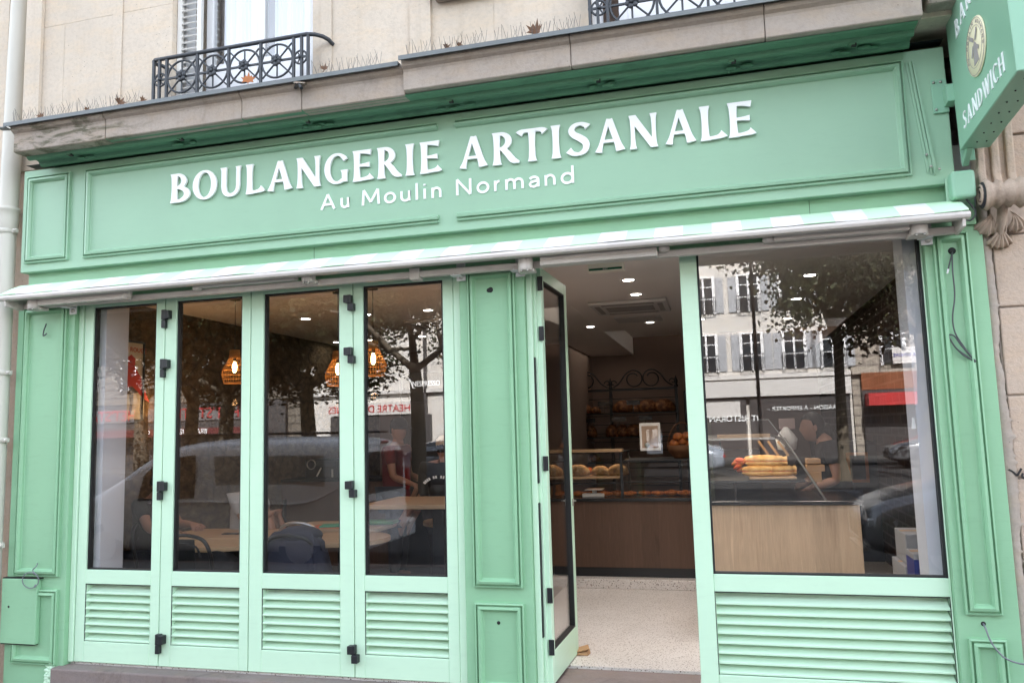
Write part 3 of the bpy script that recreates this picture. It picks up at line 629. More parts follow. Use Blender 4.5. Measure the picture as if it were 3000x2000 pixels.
lx = [('B', 504, 562), ('O', 571, 639), ('U', 650, 714), ('L', 724, 777.5), ('A', 787, 863), ('N', 872, 943.5), ('G', 955, 1024.5), ('E', 1036, 1094.5), ('R', 1107.5, 1179.5), ('I', 1190.5, 1217), ('E', 1232, 1293.5),
      ('A', 1346.5, 1433), ('R', 1443.5, 1522.5), ('T', 1521, 1601), ('I', 1615.5, 1645.3), ('S', 1660, 1731.5), ('A', 1741.5, 1834.5), ('N', 1843, 1928), ('A', 1946.5, 2041.5), ('L', 2049, 2123.5), ('E', 2131, 2208.5)]
ZL0, ZL1 = 3.417, 3.628
lt = MB()
for q_i, (ch, a, b) in enumerate(lx):
    if q_i == 11: lt.build('lettering', M['white'], fb); lt = MB()
    vm = 595.5-(a-504)*(197.5/1704)-45
    xa, xb = PY(a, vm, YB).x, PY(b, vm, YB).x
    g_ = glyph(ch, xa, xb, ZL0, ZL1, YB-.006, .016, None, None); lt.add(g_.v, g_.f)
lt.build('lettering', M['white'], fb)
# monoline geometric letters of the second line ---------------------
def mono(ch):
    x = .66                                                    # x height
    o = arc(.33, .33, .28, .30, 90, 450, 24)
    D = {'A': (.78, [[(.05, 0), (.39, 1), (.73, 0)], [(.17, .33), (.61, .33)]]),
         'u': (.62, [[(.09, x), (.09, .28)]+arc(.31, .26, .22, .23, 180, 360, 12)+[(.53, .28), (.53, x)], [(.53, x), (.53, 0)]]),
         'M': (1.0, [[(.09, 0), (.14, 1), (.5, .18), (.86, 1), (.91, 0)]]),
         'o': (.68, [o]), 'l': (.18, [[(.09, 0), (.09, 1.08)]]), 'i': (.18, [[(.09, 0), (.09, x)], [(.09, .87), (.09, .97)]]),
         'n': (.62, [[(.09, 0), (.09, x)], [(.09, .38)]+arc(.31, .38, .22, .25, 180, 0, 12)+[(.53, .38), (.53, 0)]]),
         'N': (.88, [[(.09, 0), (.09, 1), (.79, 0), (.79, 1)]]),
         'r': (.42, [[(.09, 0), (.09, x)], [(.09, .34)]+arc(.36, .34, .27, .28, 180, 95, 8)]),
         'm': (.98, [[(.09, 0), (.09, x)], [(.09, .40)]+arc(.29, .40, .20, .23, 180, 0, 10)+[(.49, .4), (.49, 0)], [(.49, .40)]+arc(.69, .40, .20, .23, 180, 0, 10)+[(.89, .4), (.89, 0)]]),
         'a': (.60, [[(.10, .53)]+arc(.30, .44, .21, .19, 140, 0, 10)+[(.51, .42), (.51, 0)], [(.51, .37), (.34, .37), (.17, .32), (.10, .19), (.16, .06), (.29, .02), (.43, .08), (.51, .22)]]),
         'd': (.70, [o, [(.61, 0), (.61, 1.08)]]), 't': (.4, [[(.2, 0), (.2, .9)], [(.05, x), (.38, x)]])}
    return D[ch]
def mono_text(mb, specs, z0, capv, y, thick, wst, vfun):
    for ch, a, b in specs:
        wd, strokes = mono(ch); v = vfun(a); xa, xb = PY(a, v, YB).x, PY(b, v, YB).x
        for k, st in enumerate(strokes):
            x_ = [p[0] for s_ in strokes for p in s_]; mn, mx_ = min(x_), max(x_)
            sc = (xb-xa-wst)/max(mx_-mn, 1e-3) if mx_-mn > .01 else capv
            pts = [(xa+wst/2+(p[0]-mn)*sc, z0+wst*.4+p[1]*(capv-wst*.8)) for p in st]
            if mx_-mn < .01: pts = [((xa+xb)/2, p[1]) for p in pts]
            sharp = ch in 'AMN' and len(pts) > 2
            if sharp:
                for i in range(len(pts)-1): mb.ribbon([pts[i], pts[i+1]], wst, y-thick-.0003*i-.0004*k, y)
            else: mb.ribbon(pts, wst, y-thick-.0004*k, y)
sm = [('A', 940, 984), ('u', 999, 1024), ('M', 1061, 1114), ('o', 1126, 1161), ('u', 1174, 1203), ('l', 1218, 1226), ('i', 1240, 1250), ('n', 1265, 1294), ('N', 1337, 1382), ('o', 1397, 1434), ('r', 1448, 1468), ('m', 1481, 1535), ('a', 1549, 1581), ('n', 1596, 1628), ('d', 1643, 1682)]
for s_w in (sm[:2], sm[2:8], sm[8:]):
    m_ = MB(); mono_text(m_, s_w, 3.247, .115, YB, .008, .0155, lambda u: 595-(u-940)*.11); m_.build('small_lettering', M['white'], fb)
# ================================================================== pilasters
def pilaster(x0, x1, mx0, mx1, label, y=-.05, ztop=3.0, zb=.02, uz=(.80, 2.763), lz=(.19, .708), mat='pilaster'):
    t = thing('shop_pilaster', label, 'pilaster', ((x0+x1)/2, y, zb), 'green panelled pilasters of the shop front')
    MB().box(x0, x1, y, .10, zb, min(ztop, 2.798)).build('board', M[mat], t, bevel=.003)
    m_ = MB(); moulding(m_, mx0, mx1, uz[0], uz[1], y); m_.build('upper_moulding', M[mat], t)
    m_ = MB(); moulding(m_, mx0+.003, mx1+.003, lz[0], lz[1], y); m_.build('lower_moulding', M[mat], t)
    return t
pilaster(-5.12, -4.598, -5.05, -4.655, 'green pilaster beside the drainpipe with a service hatch and a cable coil')
tm = pilaster(-1.595, -1.165, -1.535, -1.224, 'green pilaster between the folding windows and the open door')
tr_ = pilaster(1.135, 1.43, 1.176, 1.352, 'narrow green pilaster with a looped hanging cable beside the stone pier', uz=(.721, 2.763), lz=(.19, .599))
for tt in (tm, tr_):
    pass
m_ = MB(); p = PY(1437, 849, -.05); m_.lathe((p.x, -.0515, p.z), [(.001, 0), (.018, 0), (.018, .001), (.001, .001)], 14, 'Y').lathe((p.x-.012, -.0518, p.z-.002), [(.001, 0), (.014, 0), (.014, .001), (.001, .001)], 14, 'Y'); m_.build('cable_hole', M['gasket'], tm)
m_ = MB(); p = PY(1461, 1823, -.05); m_.lathe((p.x, -.0515, p.z), [(.001, 0), (.011, 0), (.011, .001), (.001, .001)], 14, 'Y'); m_.build('cable_hole', M['gasket'], tm)
mh = thing('meter_hatch', 'flat green service hatch at the foot of the pilaster beside the drainpipe', 'hatch', (-5.0, -.075, .5))
hz0, hz1 = PY(60, 1885, -.08).z, PY(90, 1695, -.08).z
MB().box(-5.125, -4.81, -.088, -.0505, hz0, hz1).build('hatch_door', M['pilaster'], mh, bevel=.004)
MB().box(-5.12, -4.79, -.084, -.051, hz1+.001, hz1+.008).build('shadow_gap', M['gasket'], mh); MB().box(-5.12, -4.82, -.084, -.052, hz0-.006, hz0-.001).build('shadow_gap', M['gasket'], mh)
MB().lathe((-5.055, -.0885, (hz0+hz1)/2+.03), [(.001, 0), (.009, 0), (.009, .001), (.001, .001)], 12, 'Y').build('lock', M['gasket'], mh)
# ================================================================== folding window leaves
ZG0, ZG1, ZL_0, ZL_1, ZD0, ZD1 = .842, 2.741, .347, .744, .205, 2.80
def louvre(mb, x0, x1, z0, z1, n, y=.0):
    h = (z1-z0)/n
    for k in range(n):
        zb_ = z0+k*h
        prof = [(y+.002, zb_+.0), (y-.010, zb_+.002), (y-.010, zb_+h*.20), (y-.007, zb_+h*.24), (y+.016, zb_+h*.44), (y+.042, zb_+h*.82), (y+.052, zb_+h*1.14), (y+.057, zb_+h*1.14), (y+.048, zb_+h*.80), (y+.018, zb_+h*.2)]
        n_ = len(prof); mb.add([(x0, *p) for p in prof]+[(x1, *p) for p in prof], [tuple(range(n_)), tuple(range(2*n_-1, n_-1, -1))]+[(i, (i+1) % n_, n_+(i+1) % n_, n_+i) for i in range(n_)])
def leaf(x0, x1, g0, g1, label, hinge=()):
    t = thing('folding_window_leaf', label, 'window leaf', ((x0+x1)/2, 0, ZD0), 'mint folding window leaves')
    f = MB(); a, b = x0+.003, x1-.003
    f.box(a, g0, 0, .06, ZD0, ZD1).box(g1, b, 0, .06, ZD0, ZD1).box(g0, g1, 0, .06, ZG1, ZD1).box(g0, g1, 0, .06, ZL_1, ZG0).box(g0, g1, 0, .06, ZD0, ZL_0)
    f.build('frame', M['frame'], t, bevel=.003)
    q = MB(); w_ = .012
    q.box(g0+.0005, g0+.004, .004, .009, ZL_0, ZL_1).box(g0+.005, g1-.0005, .006, .055, ZL_1-.006, ZL_1-.0005)
    for (za, zb_) in ((ZG0, ZG1),):
        q.box(g0+.0005, g0+w_, .014, .055, za, zb_).box(g1-w_, g1-.0005, .014, .055, za, zb_).box(g0+w_, g1-w_, .014, .055, zb_-w_, zb_-.0005).box(g0+w_, g1-w_, .014, .055, za+.0005, za+.008)
    q.build('gasket', M['gasket'], t)
    MB().box(g0+.004, g1-.004, .028, .034, ZG0+.002, ZG1-.002).build('glass', M['glass'], t)
    l_ = MB(); louvre(l_, g0+.006, g1-.003, ZL_0+.004, ZL_1-.018, 7, .014); l_.box(g0+.0005, g0+.0055, .0095, .073, ZL_0+.001, ZL_1-.007); l_.box(g0+.0125, g1-.0125, .074, .078, ZL_0-.02, ZL_1+.02); l_.build('louvre_panel', M['frame'], t)
    for hx, hz, fl in hinge:
        h = MB(); s_ = fl
        h.box(hx-.018-.030*s_, hx+.018-.030*s_, -.045, -.001, hz-.030, hz+.030).box(hx-.018, hx+.018, -.038, -.0015, hz-.036, hz+.036).box(hx-.016+.004*s_, hx+.016+.004*s_, -.034, -.001, hz-.095, hz-.038) if s_ < 0 else h.box(hx-.045, hx-.008, -.045, -.001, hz-.026, hz+.026).box(hx-.018, hx+.006, -.040, -.0015, hz-.028, hz+.028).box(hx-.016, hx+.026, -.045, -.001, hz-.080, hz-.030)
        h.build('hinge', M['blackmetal'], t, bevel=.003)
    return t
J = [-4.556, -3.852, -3.150, -2.370, -1.652]
gl = [(-4.476, -3.928), (-3.757, -3.221), (-3.049, -2.472), (-2.297, -1.729)]
h1 = [(PY(u, v, -.02).x-.004, PY(u, v, -.02).z, -1) for u, v in ((484, 922), (480, 1066), (471, 1424), (466, 1872))]
h3 = [(PY(u, v, -.02).x+.004, PY(u, v, -.02).z, 1) for u, v in ((1026, 876), (1027, 1029), (1031, 1420), (1038, 1902))]
leaf(J[0], J[1], *gl[0], 'mint folding window leaf with a red and cream poster seen through it')
leaf(J[1], J[2], *gl[1], 'mint folding window leaf with a pendant lamp and the round cafe table behind it', h1)
leaf(J[2], J[3], *gl[2], 'mint folding window leaf with a dark jacket on a chair behind its glass')
leaf(J[3], J[4], *gl[3], 'mint folding window leaf next to the middle pilaster, a high table behind its glass', h3)
ff = thing('window_surround', 'mint fixed frame around the four folding window leaves', 'window frame', (-3.1, .02, .2))
MB().box(-4.597, -4.558, -.012, .07, .205, 2.80).box(-1.65, -1.596, -.012, .07, .205, 2.80).box(-4.597, -1.596, -.012, .07, 2.803, 2.99).build('frame', M['frame'], ff, bevel=.003)
# doorway frame
df = thing('door_frame', 'mint door frame of the open bakery doorway', 'door frame', (-.65, .02, .2))
MB().box(-1.164, -1.128, -.012, .075, .20, 2.80).box(-1.128, -1.108, .03, .075, .20, 2.80).build('hinge_jamb', M['frame'], df, bevel=.003)
MB().box(-1.164, -.204, -.0125, .075, 2.80, 2.99).build('head', M['frame'], df, bevel=.003)
MB().box(-1.1275, -1.121, -.004, .028, .5, 1.30).box(-1.1275, -1.121, -.004, .028, 1.42, 2.2).build('brush_seal', M['gasket'], df)
# right shop window
XW0, XW1, XG0, XG1 = -.2035, 1.134, -.1035, 1.126; ZGR = .892; ZLR = (.335, .795)
sw_ = thing('shop_window', 'large fixed shop window right of the doorway, the street reflected in its glass, louvres below', 'shop window', (.46, 0, .2))
f = MB(); f.box(XW0, XG0, -.005, .07, .19, 2.99).box(XG1, XW1, .0, .07, .19, 2.99).box(XG0, XG1, .0, .07, 2.80, 2.99).box(XG0, XG1, 0, .07, ZLR[1], ZGR).box(XG0, XG1, 0, .07, .19, ZLR[0]-.0)
f.build('frame', M['frame'], sw_, bevel=.003)
q = MB()
q.box(XG0+.0005, XG0+.004, .004, .009, *ZLR).box(XG0+.005, XG1-.0005, .006, .055, ZLR[1]-.006, ZLR[1]-.0005).box(XG1-.004, XG1-.0005, .004, .009, ZLR[0], ZLR[1]-.007)
for za, zb_ in ((ZGR, 2.80),): q.box(XG0+.0005, XG0+.012, .014, .055, za, zb_).box(XG1-.014, XG1-.0005, .010, .055, za, zb_).box(XG0+.012, XG1-.014, .014, .055, zb_-.010, zb_-.0005).box(XG0+.012, XG1-.014, .014, .055, za+.0005, za+.010)
q.build('gasket', M['gasket'], sw_)
MB().box(XG0+.005, XG1-.005, .028, .036, ZGR+.003, 2.795).build('glass', M['glass'], sw_)
l_ = MB(); louvre(l_, XG0+.006, XG1-.006, ZLR[0]+.004, ZLR[1]-.018, 8, .014); l_.box(XG0+.0005, XG0+.0055, .0095, .073, ZLR[0]+.001, ZLR[1]-.007); l_.box(XG0+.0125, XG1-.0155, .074, .078, ZLR[0]-.02, ZLR[1]+.02); l_.build('louvre_panel', M['frame'], sw_)
# ================================================================== open door
od = thing('glazed_door', 'narrow glazed mint door swung inward, seen almost edge on', 'door', (-1.103, .045, .21))
W_, H_ = .73, 2.575
f = MB(); f.box(.004, .07, -.024, .024, 0, H_).box(W_-.07, W_, -.024, .024, 0, H_).box(.07, W_-.07, -.024, .024, H_-.08, H_).box(.07, W_-.07, -.024, .024, 0, .19)
fo = f.build('frame', M['frame'], od, bevel=.003, world=False)
MB().box(.07, .08, -.022, .022, .19, H_-.08).box(W_-.086, W_-.07, -.022, .022, .19, H_-.08).box(.08, W_-.086, -.022, .022, H_-.09, H_-.08).box(.08, W_-.086, -.022, .022, .19, .20).build('gasket', M['gasket'], od, world=False)
MB().box(.074, W_-.074, -.004, .004, .194, H_-.084).build('glass', M['glass'], od, world=False)
MB().box(W_-.045, W_-.025, -.034, -.024, 1.0, 1.05).tube([(W_-.035, -.034, 1.035), (W_-.035, -.05, 1.035)], .006, 8).build('handle', M['steel'], od, world=False)
for u, v in ((1571, 828), (1575, 975), (1585, 1358), (1595, 1747), (1599, 1900)):
    z = PY(u, v, 0).z-.21
    MB().box(-.012, .002, -.030, -.006, z-.045, z+.045).tube([(-.006, -.034, z-.045), (-.006, -.034, z+.045)], .005, 8).build('hinge', M['blackmetal'], od, world=False)
od.rotation_euler = (0, 0, R(88))
# ================================================================== sills and steps
tag(MB().box(-4.645, -1.2, -.115, .02, .02, .188).build('stone_sill', M['sill'], bevel=.012, seg=2), 'worn grey stone sill under the folding windows', 'sill')
tag(MB().box(-1.16, -.215, -.12, .498, .02, .185).build('door_step', M['sill'], bevel=.008, seg=2), 'brown stone step in the open doorway', 'step')
tag(MB().box(-.21, 1.13, -.09, .015, .02, .188).build('stone_sill', M['sill'], bevel=.01), 'short stone sill under the large shop window', 'sill')
wd = MB(); p = Vector((-1.075, .76, .2)); rd = random.Random(2)
vs = [(p.x, p.y-.04, .203), (p.x+.09, p.y-.03, .203), (p.x+.10, p.y+.03, .203), (p.x, p.y+.03, .203), (p.x, p.y-.04, .215), (p.x+.085, p.y-.025, .225), (p.x+.095, p.y+.03, .235), (p.x, p.y+.03, .22)]
wd.add(vs, [(0, 1, 2, 3), (4, 5, 6, 7), (0, 1, 5, 4), (1, 2, 6, 5), (2, 3, 7, 6), (3, 0, 4, 7)]); wd.xbox((p.x+.05, p.y, .24), (.09, .07, .006), (R(8), R(-14), R(12)))
M['card'] = paint('cardboard', (.42, .25, .13), .8, .1, .1)
tag(wd.build('cardboard_wedge', M['card']), 'folded piece of brown cardboard wedged under the open door', 'cardboard')
# ================================================================== awning
aw = thing('retracted_awning', 'rolled in shop awning with green and white striped cloth and white folding arms', 'awning', (-1.86, -.2, 2.8))
def stripes():
    m, t, b = base_mat('awning_cloth', (.8, .8, .8), .7, 0, .2)
    tc = N(t, 'TexCoord'); sx = N(t, 'SeparateXYZ'); t.links.new(tc.outputs['Object'], sx.inputs[0])
    a1 = N(t, 'Math', operation='MULTIPLY_ADD'); t.links.new(sx.outputs[0], a1.inputs[0]); a1.inputs[1].default_value = 1/.325; a1.inputs[2].default_value = .28+20
    fr = N(t, 'Math', operation='FRACT'); t.links.new(a1.outputs[0], fr.inputs[0]); gt = N(t, 'Math', operation='GREATER_THAN'); t.links.new(fr.outputs[0], gt.inputs[0]); gt.inputs[1].default_value = .5
    n = noise(t, coord(t), 5, 6); d = ramp(t, n, [(.4, (0, 0, 0)), (.75, (.25,)*3)])
    cc = mixc(t, gt.outputs[0], (.88, .89, .90), (.59, .86, .62)); cc = mixc(t, d, cc, (.5, .52, .45)); t.links.new(cc, b.inputs['Base Color']); return m
M['stripes'] = stripes()
XA0, XA1 = -5.02, 1.30
cl = MB(); n_ = 120; prof = [(-.10, 2.925), (-.14, 2.922), (-.21, 2.885), (-.30, 2.832), (-.312, 2.822), (-.308, 2.818), (-.20, 2.878), (-.10, 2.915)]
vs = []; rd = random.Random(9)
for i in range(n_+1):
    x = XA0+(XA1-XA0)*i/n_; sag = .0012*math.sin(i*.9)+.0015*math.sin(i*.37+1)+.002
    vs += [(x+(0 if 0 < i < n_ else 0), y, z+(sag if 1 < k < 6 else 0)) for k, (y, z) in enumerate(prof)]
m8 = len(prof); cl.add(vs, [(i*m8+k, i*m8+(k+1) % m8, (i+1)*m8+(k+1) % m8, (i+1)*m8+k) for i in range(n_) for k in range(m8)]+[tuple(range(m8)), tuple(range(n_*m8+m8-1, n_*m8-1, -1))], True)
cl.build('cloth', M['stripes'], aw)
fbp = [(-.300, 2.816), (-.320, 2.816), (-.326, 2.800), (-.318, 2.783), (-.285, 2.779), (-.255, 2.785), (-.25, 2.80), (-.27, 2.812)]
m_ = MB(); m_.prism(fbp, XA0-.01, XA1+.005, 'X'); m_.build('front_bar', M['awnwhite'], aw, bevel=.003)
MB().tube([(XA0+.03, -.13, 2.875), (XA1-.03, -.13, 2.875)], .038, 14).build('roller', M['awnwhite'], aw)
MB().box(XA0+.12, XA1-.03, -.255, -.14, 2.806, 2.812).build('under_cover', M['awnwhite'], aw)
zt_ = PY(1351, 790, -.14).z
MB().box(-4.96, 1.27, -.155, -.115, zt_-.028, zt_+.012).build('torsion_bar', M['awnwhite'], aw, bevel=.003)
def arm(xa, xb, y, z, sgn):
    m_ = MB(); m_.box(xa, xb, y-.028, y+.028, z-.027, z+.027).box(xa, xb, y-.031, y+.031, z-.006, z+.004); a = m_.build('arm', M['awnwhite'], aw, bevel=.004)
    return a
def knuckle(x, y, z, r=.035):
    m_ = MB(); m_.lathe((x, y, z), [(.001, -.036), (r, -.036), (r, .036), (.001, .036)], 16, 'Z')
    for k in (-1, 0, 1): m_.lathe((x, y, z+k*.02), [(r, -.004), (r+.003, -.003), (r+.003, .003), (r, .004)], 16, 'Z')
    return m_
def pu(u, v, Y=-.20): return PY(u, v, Y)
for (u0, v0, u1, v1) in ((120, 885, 380, 856), (575, 835, 870, 797), (1585, 772, 1925, 722), (2265, 693, 2660, 652)):
    a, b = pu(u0, v0), pu(u1, v1); arm(a.x, b.x, -.205, (a.z+b.z)/2-.012, 1)
for u, v in ((375, 857), (580, 836), (1945, 718), (2250, 693)):
    p = pu(u, v); knuckle(p.x, -.205, p.z, .030).build('elbow_joint', M['awnwhite'], aw)
for u, v in ((102, 888), (905, 808), (1540, 772), (2690, 665)):
    p = pu(u, v); m_ = MB(); m_.lathe((p.x, -.205, p.z), [(.001, -.045), (.042, -.045), (.046, -.02), (.046, .02), (.042, .045), (.001, .045)], 18, 'Z').box(p.x-.05, p.x+.05, -.20, -.12, p.z-.05, p.z-.03); s1_ = m_.build('shoulder', M['awnwhite'], aw, bevel=.003)
    for q_ in (-.02, .02): MB().ball((p.x+q_, -.235, p.z-.05), .009, 8, 6).build('bolt', M['steel'], s1_)
for u, v in ((215, 911), (1351, 812), (1525, 799), (2714, 705)):
    p = PY(u, v, -.075); m_ = MB(); m_.box(p.x-.030, p.x+.030, -.082, -.0715, p.z-.025, 2.92).box(p.x-.030, p.x-.020, -.155, -.082, p.z+.03, zt_-.030).box(p.x-.05, p.x+.02, -.155, -.082, zt_-.036, zt_-.029)
    br = m_.build('wall_bracket', M['white_up'], aw, bevel=.003)
    MB().lathe((p.x+.004, -.088, p.z), [(.001, -.006), (.010, -.006), (.016, .0), (.016, .004), (.001, .004)], 12, 'Y').build('bolt', M['steel'], br)
for u, v in ((1218, 795),):
    p = PY(u, v, -.14); MB().box(p.x-.035, p.x+.035, -.168, -.10, zt_-.045, zt_+.03).build('clamp', M['awnwhite'], aw, bevel=.004)
for x, s_ in ((-4.975, 1), (1.275, -1)):
    MB().prism([(-.31, 2.79), (-.30, 2.74), (-.16, zt_-.04), (-.11, zt_-.02), (-.11, 2.92), (-.2, 2.89)], x-.008, x+.008, 'X').build('end_plate', M['awnwhite'], aw, bevel=.003)
# ================================================================== projecting sign
ps = thing('projecting_sign', 'square green box sign sticking out from the wall with a round windmill badge', 'projecting sign', (1.385, -.12, 3.49))
SX0, SX1, SY0, SY1, SZ0, SZ1 = 1.31, 1.455, -1.07, -.20, 3.168, 3.93; ps.rotation_euler = (R(-3.6), 0, 0)
MB().box(SX0, SX1, SY0, SY1, SZ0, SZ1).build('box', M['signpaint'], ps, bevel=.004)
m_ = MB()
for k in range(7):
    y = SY0+.08+k*.115
    for x in (SX0+.055, SX0+.10): m_.ball((x, y, SZ0-.001), .0045, 8, 6)
m_.build('screw', M['blackmetal'], ps)
MB().box(1.345, 1.385, -.21, -.12, 3.20, 3.235).box(1.33, 1.40, -.135, -.1305, 3.13, 3.30).xbox((1.35, -.17, 3.145), (.03, .12, .03), (R(-30), 0, 0)).build('bracket', M['signpaint'], ps, bevel=.003)
MB().box(1.22, 1.30, -.14, -.1305, 3.42, 3.62).xbox((1.30, -.17, 3.50), (.05, .09, .10)).build('bracket', M['signpaint'], ps, bevel=.003)
m_ = MB()
for x, z in ((1.235, 3.60), (1.235, 3.44), (1.27, 3.60), (1.18, 3.12), (1.22, 3.10), (1.165, 3.19)): m_.ball((x, -.142 if z > 3.3 else -.132, z), .008, 8, 6)
m_.build('bolt', M['steel'], ps)
SYC, SZC = (SY0+SY1)/2, (SZ0+SZ1)/2
def onsign(s_, z): return Vector((SX0, SYC-s_, SZC+z))      # s_ grows away from the wall, which reads left to right from the left side
# text reads with x axis pointing along -Y: rotate about Z by -90 degrees
def sign_letters(word, s0, s1, z0, cap, arch):
    mb = MB(); n_ = len(word); ws = [G[c][0] if c in G else .6 for c in word]; tot = sum(ws)+.16*(n_-1); sc = (s1-s0)/tot; x = s0
    for c in word:
        wd = G[c][0]; xc = x+wd*sc/2; u_ = (xc-(s0+s1)/2)/((s1-s0)/2)
        zz = z0+arch*(1-u_*u_)
        g_ = glyph(c, x, x+wd*sc, zz, zz+cap, 0, .004, None, None, wk=.8, f=lambda X, Y, Z: (SX0-.001+Y, SYC-X, SZC+Z)); mb.add(g_.v, g_.f); x += (wd+.16)*sc
    return mb
G['K'] = (.74, [stem(.14), diag(.20, .46, .66, 1, .09, .10, .07, False, True), ([(.26, .52), (.42, .32), (.56, .14), (.74, .03)], [.15, .18, .17, .08])])
G['Y'] = (.80, [diag(.40, .45, .10, 1, .16, .18, .07, False, True), diag(.40, .45, .70, 1, .10, .10, .07, False, True), ([(.40, 0), (.40, .06), (.40, .5)], [.25, .17, .16])])
G['D'] = (.80, [stem(.14), bowl(.22, .5, .46, .455, -90, 90, .08, .18), ([(.12, .955), (.24, .955)], [.08, .08]), ([(.12, .045), (.24, .045)], [.08, .08])])
G['W'] = (1.12, [diag(.08, 1, .34, 0, .17, .15, .07, True, False), diag(.34, 0, .56, 1, .09, .09, 0, False, False), diag(.54, 1, .78, 0, .17, .15, 0, False, False), diag(.78, 0, 1.04, 1, .09, .09, .06, False, True)])
G['C'] = (.74, [bowl(.42, .5, .33, .46, 50, 310, .08, .185, 34), ([(.56, .92), (.645, .86), (.70, .76)], [.09, .13, .16])])
G['H'] = (.82, [stem(.14), stem(.68), ([(.14, .5), (.68, .5)], [.08, .08])])
sign_letters('BAKERY', -.28, .28, .165, .10, .055).build('lettering', M['white'], ps)
sign_letters('SANDWICH', -.32, .32, -.315, .092, -.0).build('lettering', M['white'], ps)
M['badge'] = paint('badge_cream', (.80, .74, .52), .5, .03, .0)
M['badgeink'] = plain('badge_ink', (.34, .31, .30), .6)
m_ = MB(); m_.lathe((SX0-.002, SYC, SZC-.02), [(.001, -.006), (.143, -.006), (.146, 0), (.001, 0)], 48, 'X'); bd = m_.build('badge', M['badge'], ps)
i_ = MB(); rr_ = lambda r_, a: (SX0-.0095, SYC-r_*math.cos(a), SZC-.02+r_*math.sin(a))
i_.tube([rr_(.137, a*math.pi/32) for a in range(64)], .0012, 4, closed=True); i_.tube([rr_(.102, a*math.pi/32) for a in range(64)], .0010, 4, closed=True)
i_.prism([(SYC+.035, SZC-.105), (SYC-.035, SZC-.105), (SYC-.02, SZC-.01), (SYC, SZC+.008), (SYC+.02, SZC-.01)], SX0-.0105, SX0-.008, 'X')
for k in range(4):
    a = R(35+90*k); c_ = Vector((SX0-.0112, SYC, SZC)); d = Vector((0, math.cos(a), math.sin(a))); n2 = Vector((0, -math.sin(a), math.cos(a)))
    i_.add([c_+d*.01, c_+d*.075, c_+d*.075+n2*.02, c_+d*.02+n2*.02], [(0, 1, 2, 3)])
i_.build('windmill', M['badgeink'], bd)
wtxt = 'AU MOULIN NORMAND'
for k, chx in enumerate(wtxt):
    if chx == ' ': continue
    a = R(198-216*k/(len(wtxt)-1)); p = rr_(.119, a)
    text('badge_lettering', chx, M['badgeink'], bd, p, .026, rot=Euler((R(90), 0, R(-90))).to_matrix() @ Matrix.Rotation(a-R(90), 3, 'Z'), ext=.0006)
# ================================================================== interior shell
struct('ceiling', MB().box(-5.6, -1.45, .08, 9.0, 3.0, 3.3).box(-1.45, 1.9, .08, 5.45, 3.001, 3.3).box(-1.449, 1.9, 5.45, 9.0, 3.301, 3.4), M['ceil'])
struct('back_wall', MB().box(-2.3, 1.9, 9.0, 9.2, .2, 3.3), M['wallin'])
struct('partition_wall', MB().box(-2.32, -2.2, 6.64, 9.0, .2, 3.0).box(-5.6, -2.32, 6.64, 6.76, .2, 3.0), M['wallin'])
struct('rubble_side_wall', MB().box(-5.6, -5.2, .1, 6.64, .2, 3.0), M['rubble'])
struct('brick_side_wall', MB().box(1.55, 1.9, .08, 9.0, .2, 3.0), M['brick'])
struct('wall', MB().box(1.052, 1.55, .09, .32, .2, 3.0), M['whitein'])
struct('wall', MB().box(-5.19, -4.44, .09, .32, .2, 3.0), M['whitein'])
struct('wall', MB().box(-1.60, -1.17, .101, .30, .02, 3.0), M['whitein'])
# ceiling fittings
M['lamp'] = emis('downlight_glow', (1, .93, .82), 6)
M['ring'] = plain('downlight_ring', (.7, .68, .65), .4)
dl = thing('downlight', 'lit downlight over the cafe side, above the second folding window', 'downlight', (0, 0, 3.0), 'lit ceiling downlights')
MB().lathe((0, 0, -.002), [(.050, -.003), (.062, -.004), (.066, 0), (.050, .0)], 20, cap=False).build('rim', M['ring'], dl, world=False)
MB().lathe((0, 0, -.001), [(.001, -.001), (.049, -.001), (.049, 0), (.001, 0)], 20).build('lens', M['lamp'], dl, world=False)
DLL = ['', 'lit downlight far back near the rough stone wall', 'lit downlight in the third folding window, front row', 'lit downlight in the fourth folding window, front row', 'lit downlight in the fourth folding window, back row', 'lit downlight in the third folding window, back row',
       'lit downlight nearest the exit box in the doorway', 'lit downlight just in front of the ceiling air conditioner', 'lit downlight behind the open door, on its own', 'lit downlight right behind the flat ceiling panel', 'lit downlight beside the mint window post, far back', 'upper lit downlight seen in the large shop window', 'middle lit downlight seen in the large shop window', 'lowest lit downlight seen in the large shop window', 'lit downlight behind the middle pilaster', 'added unseen downlight just inside the glass above the oak counter end', 'added unseen downlight just inside the glass above the sandwich case', 'added unseen downlight just inside the door lintel']
for i, (x, y) in enumerate([(-4.277, 2.737), (-5.0, 4.848), (-3.565, 2.73), (-2.871, 2.728), (-3.736, 4.774), (-4.513, 4.849), (-.719, 1.892), (-.734, 2.665), (-1.53, 4.842), (-.789, 4.774), (-.20, 4.774), (.79, 2.305), (.791, 3.628), (.823, 5.2), (-2.3, 4.8), (.79, .95), (-.05, .95), (-.40, .5)]):  # the last three are out of view, added to brighten floor and counter
    if i == 0: dl.location = (x, y, 3.0)
    else: copy_tree(dl, None, (x, y, 3.0 if x < -1.45 else 3.001), DLL[i])
for (x, y, e) in ((-3.6, 3.2, .25), (-.9, 3.7, .5), (.6, 3.0, .3), (-1.8, 7.8, .5)):       # the light those lamps throw
    l = bpy.data.lights.new('ceiling_lamp_light', 'AREA'); l.energy = e; l.size = 1.6; l.color = (1, .84, .68); o = bpy.data.objects.new('ceiling_lamp_light', l); col.objects.link(o); o.location = (x, y, 2.97)
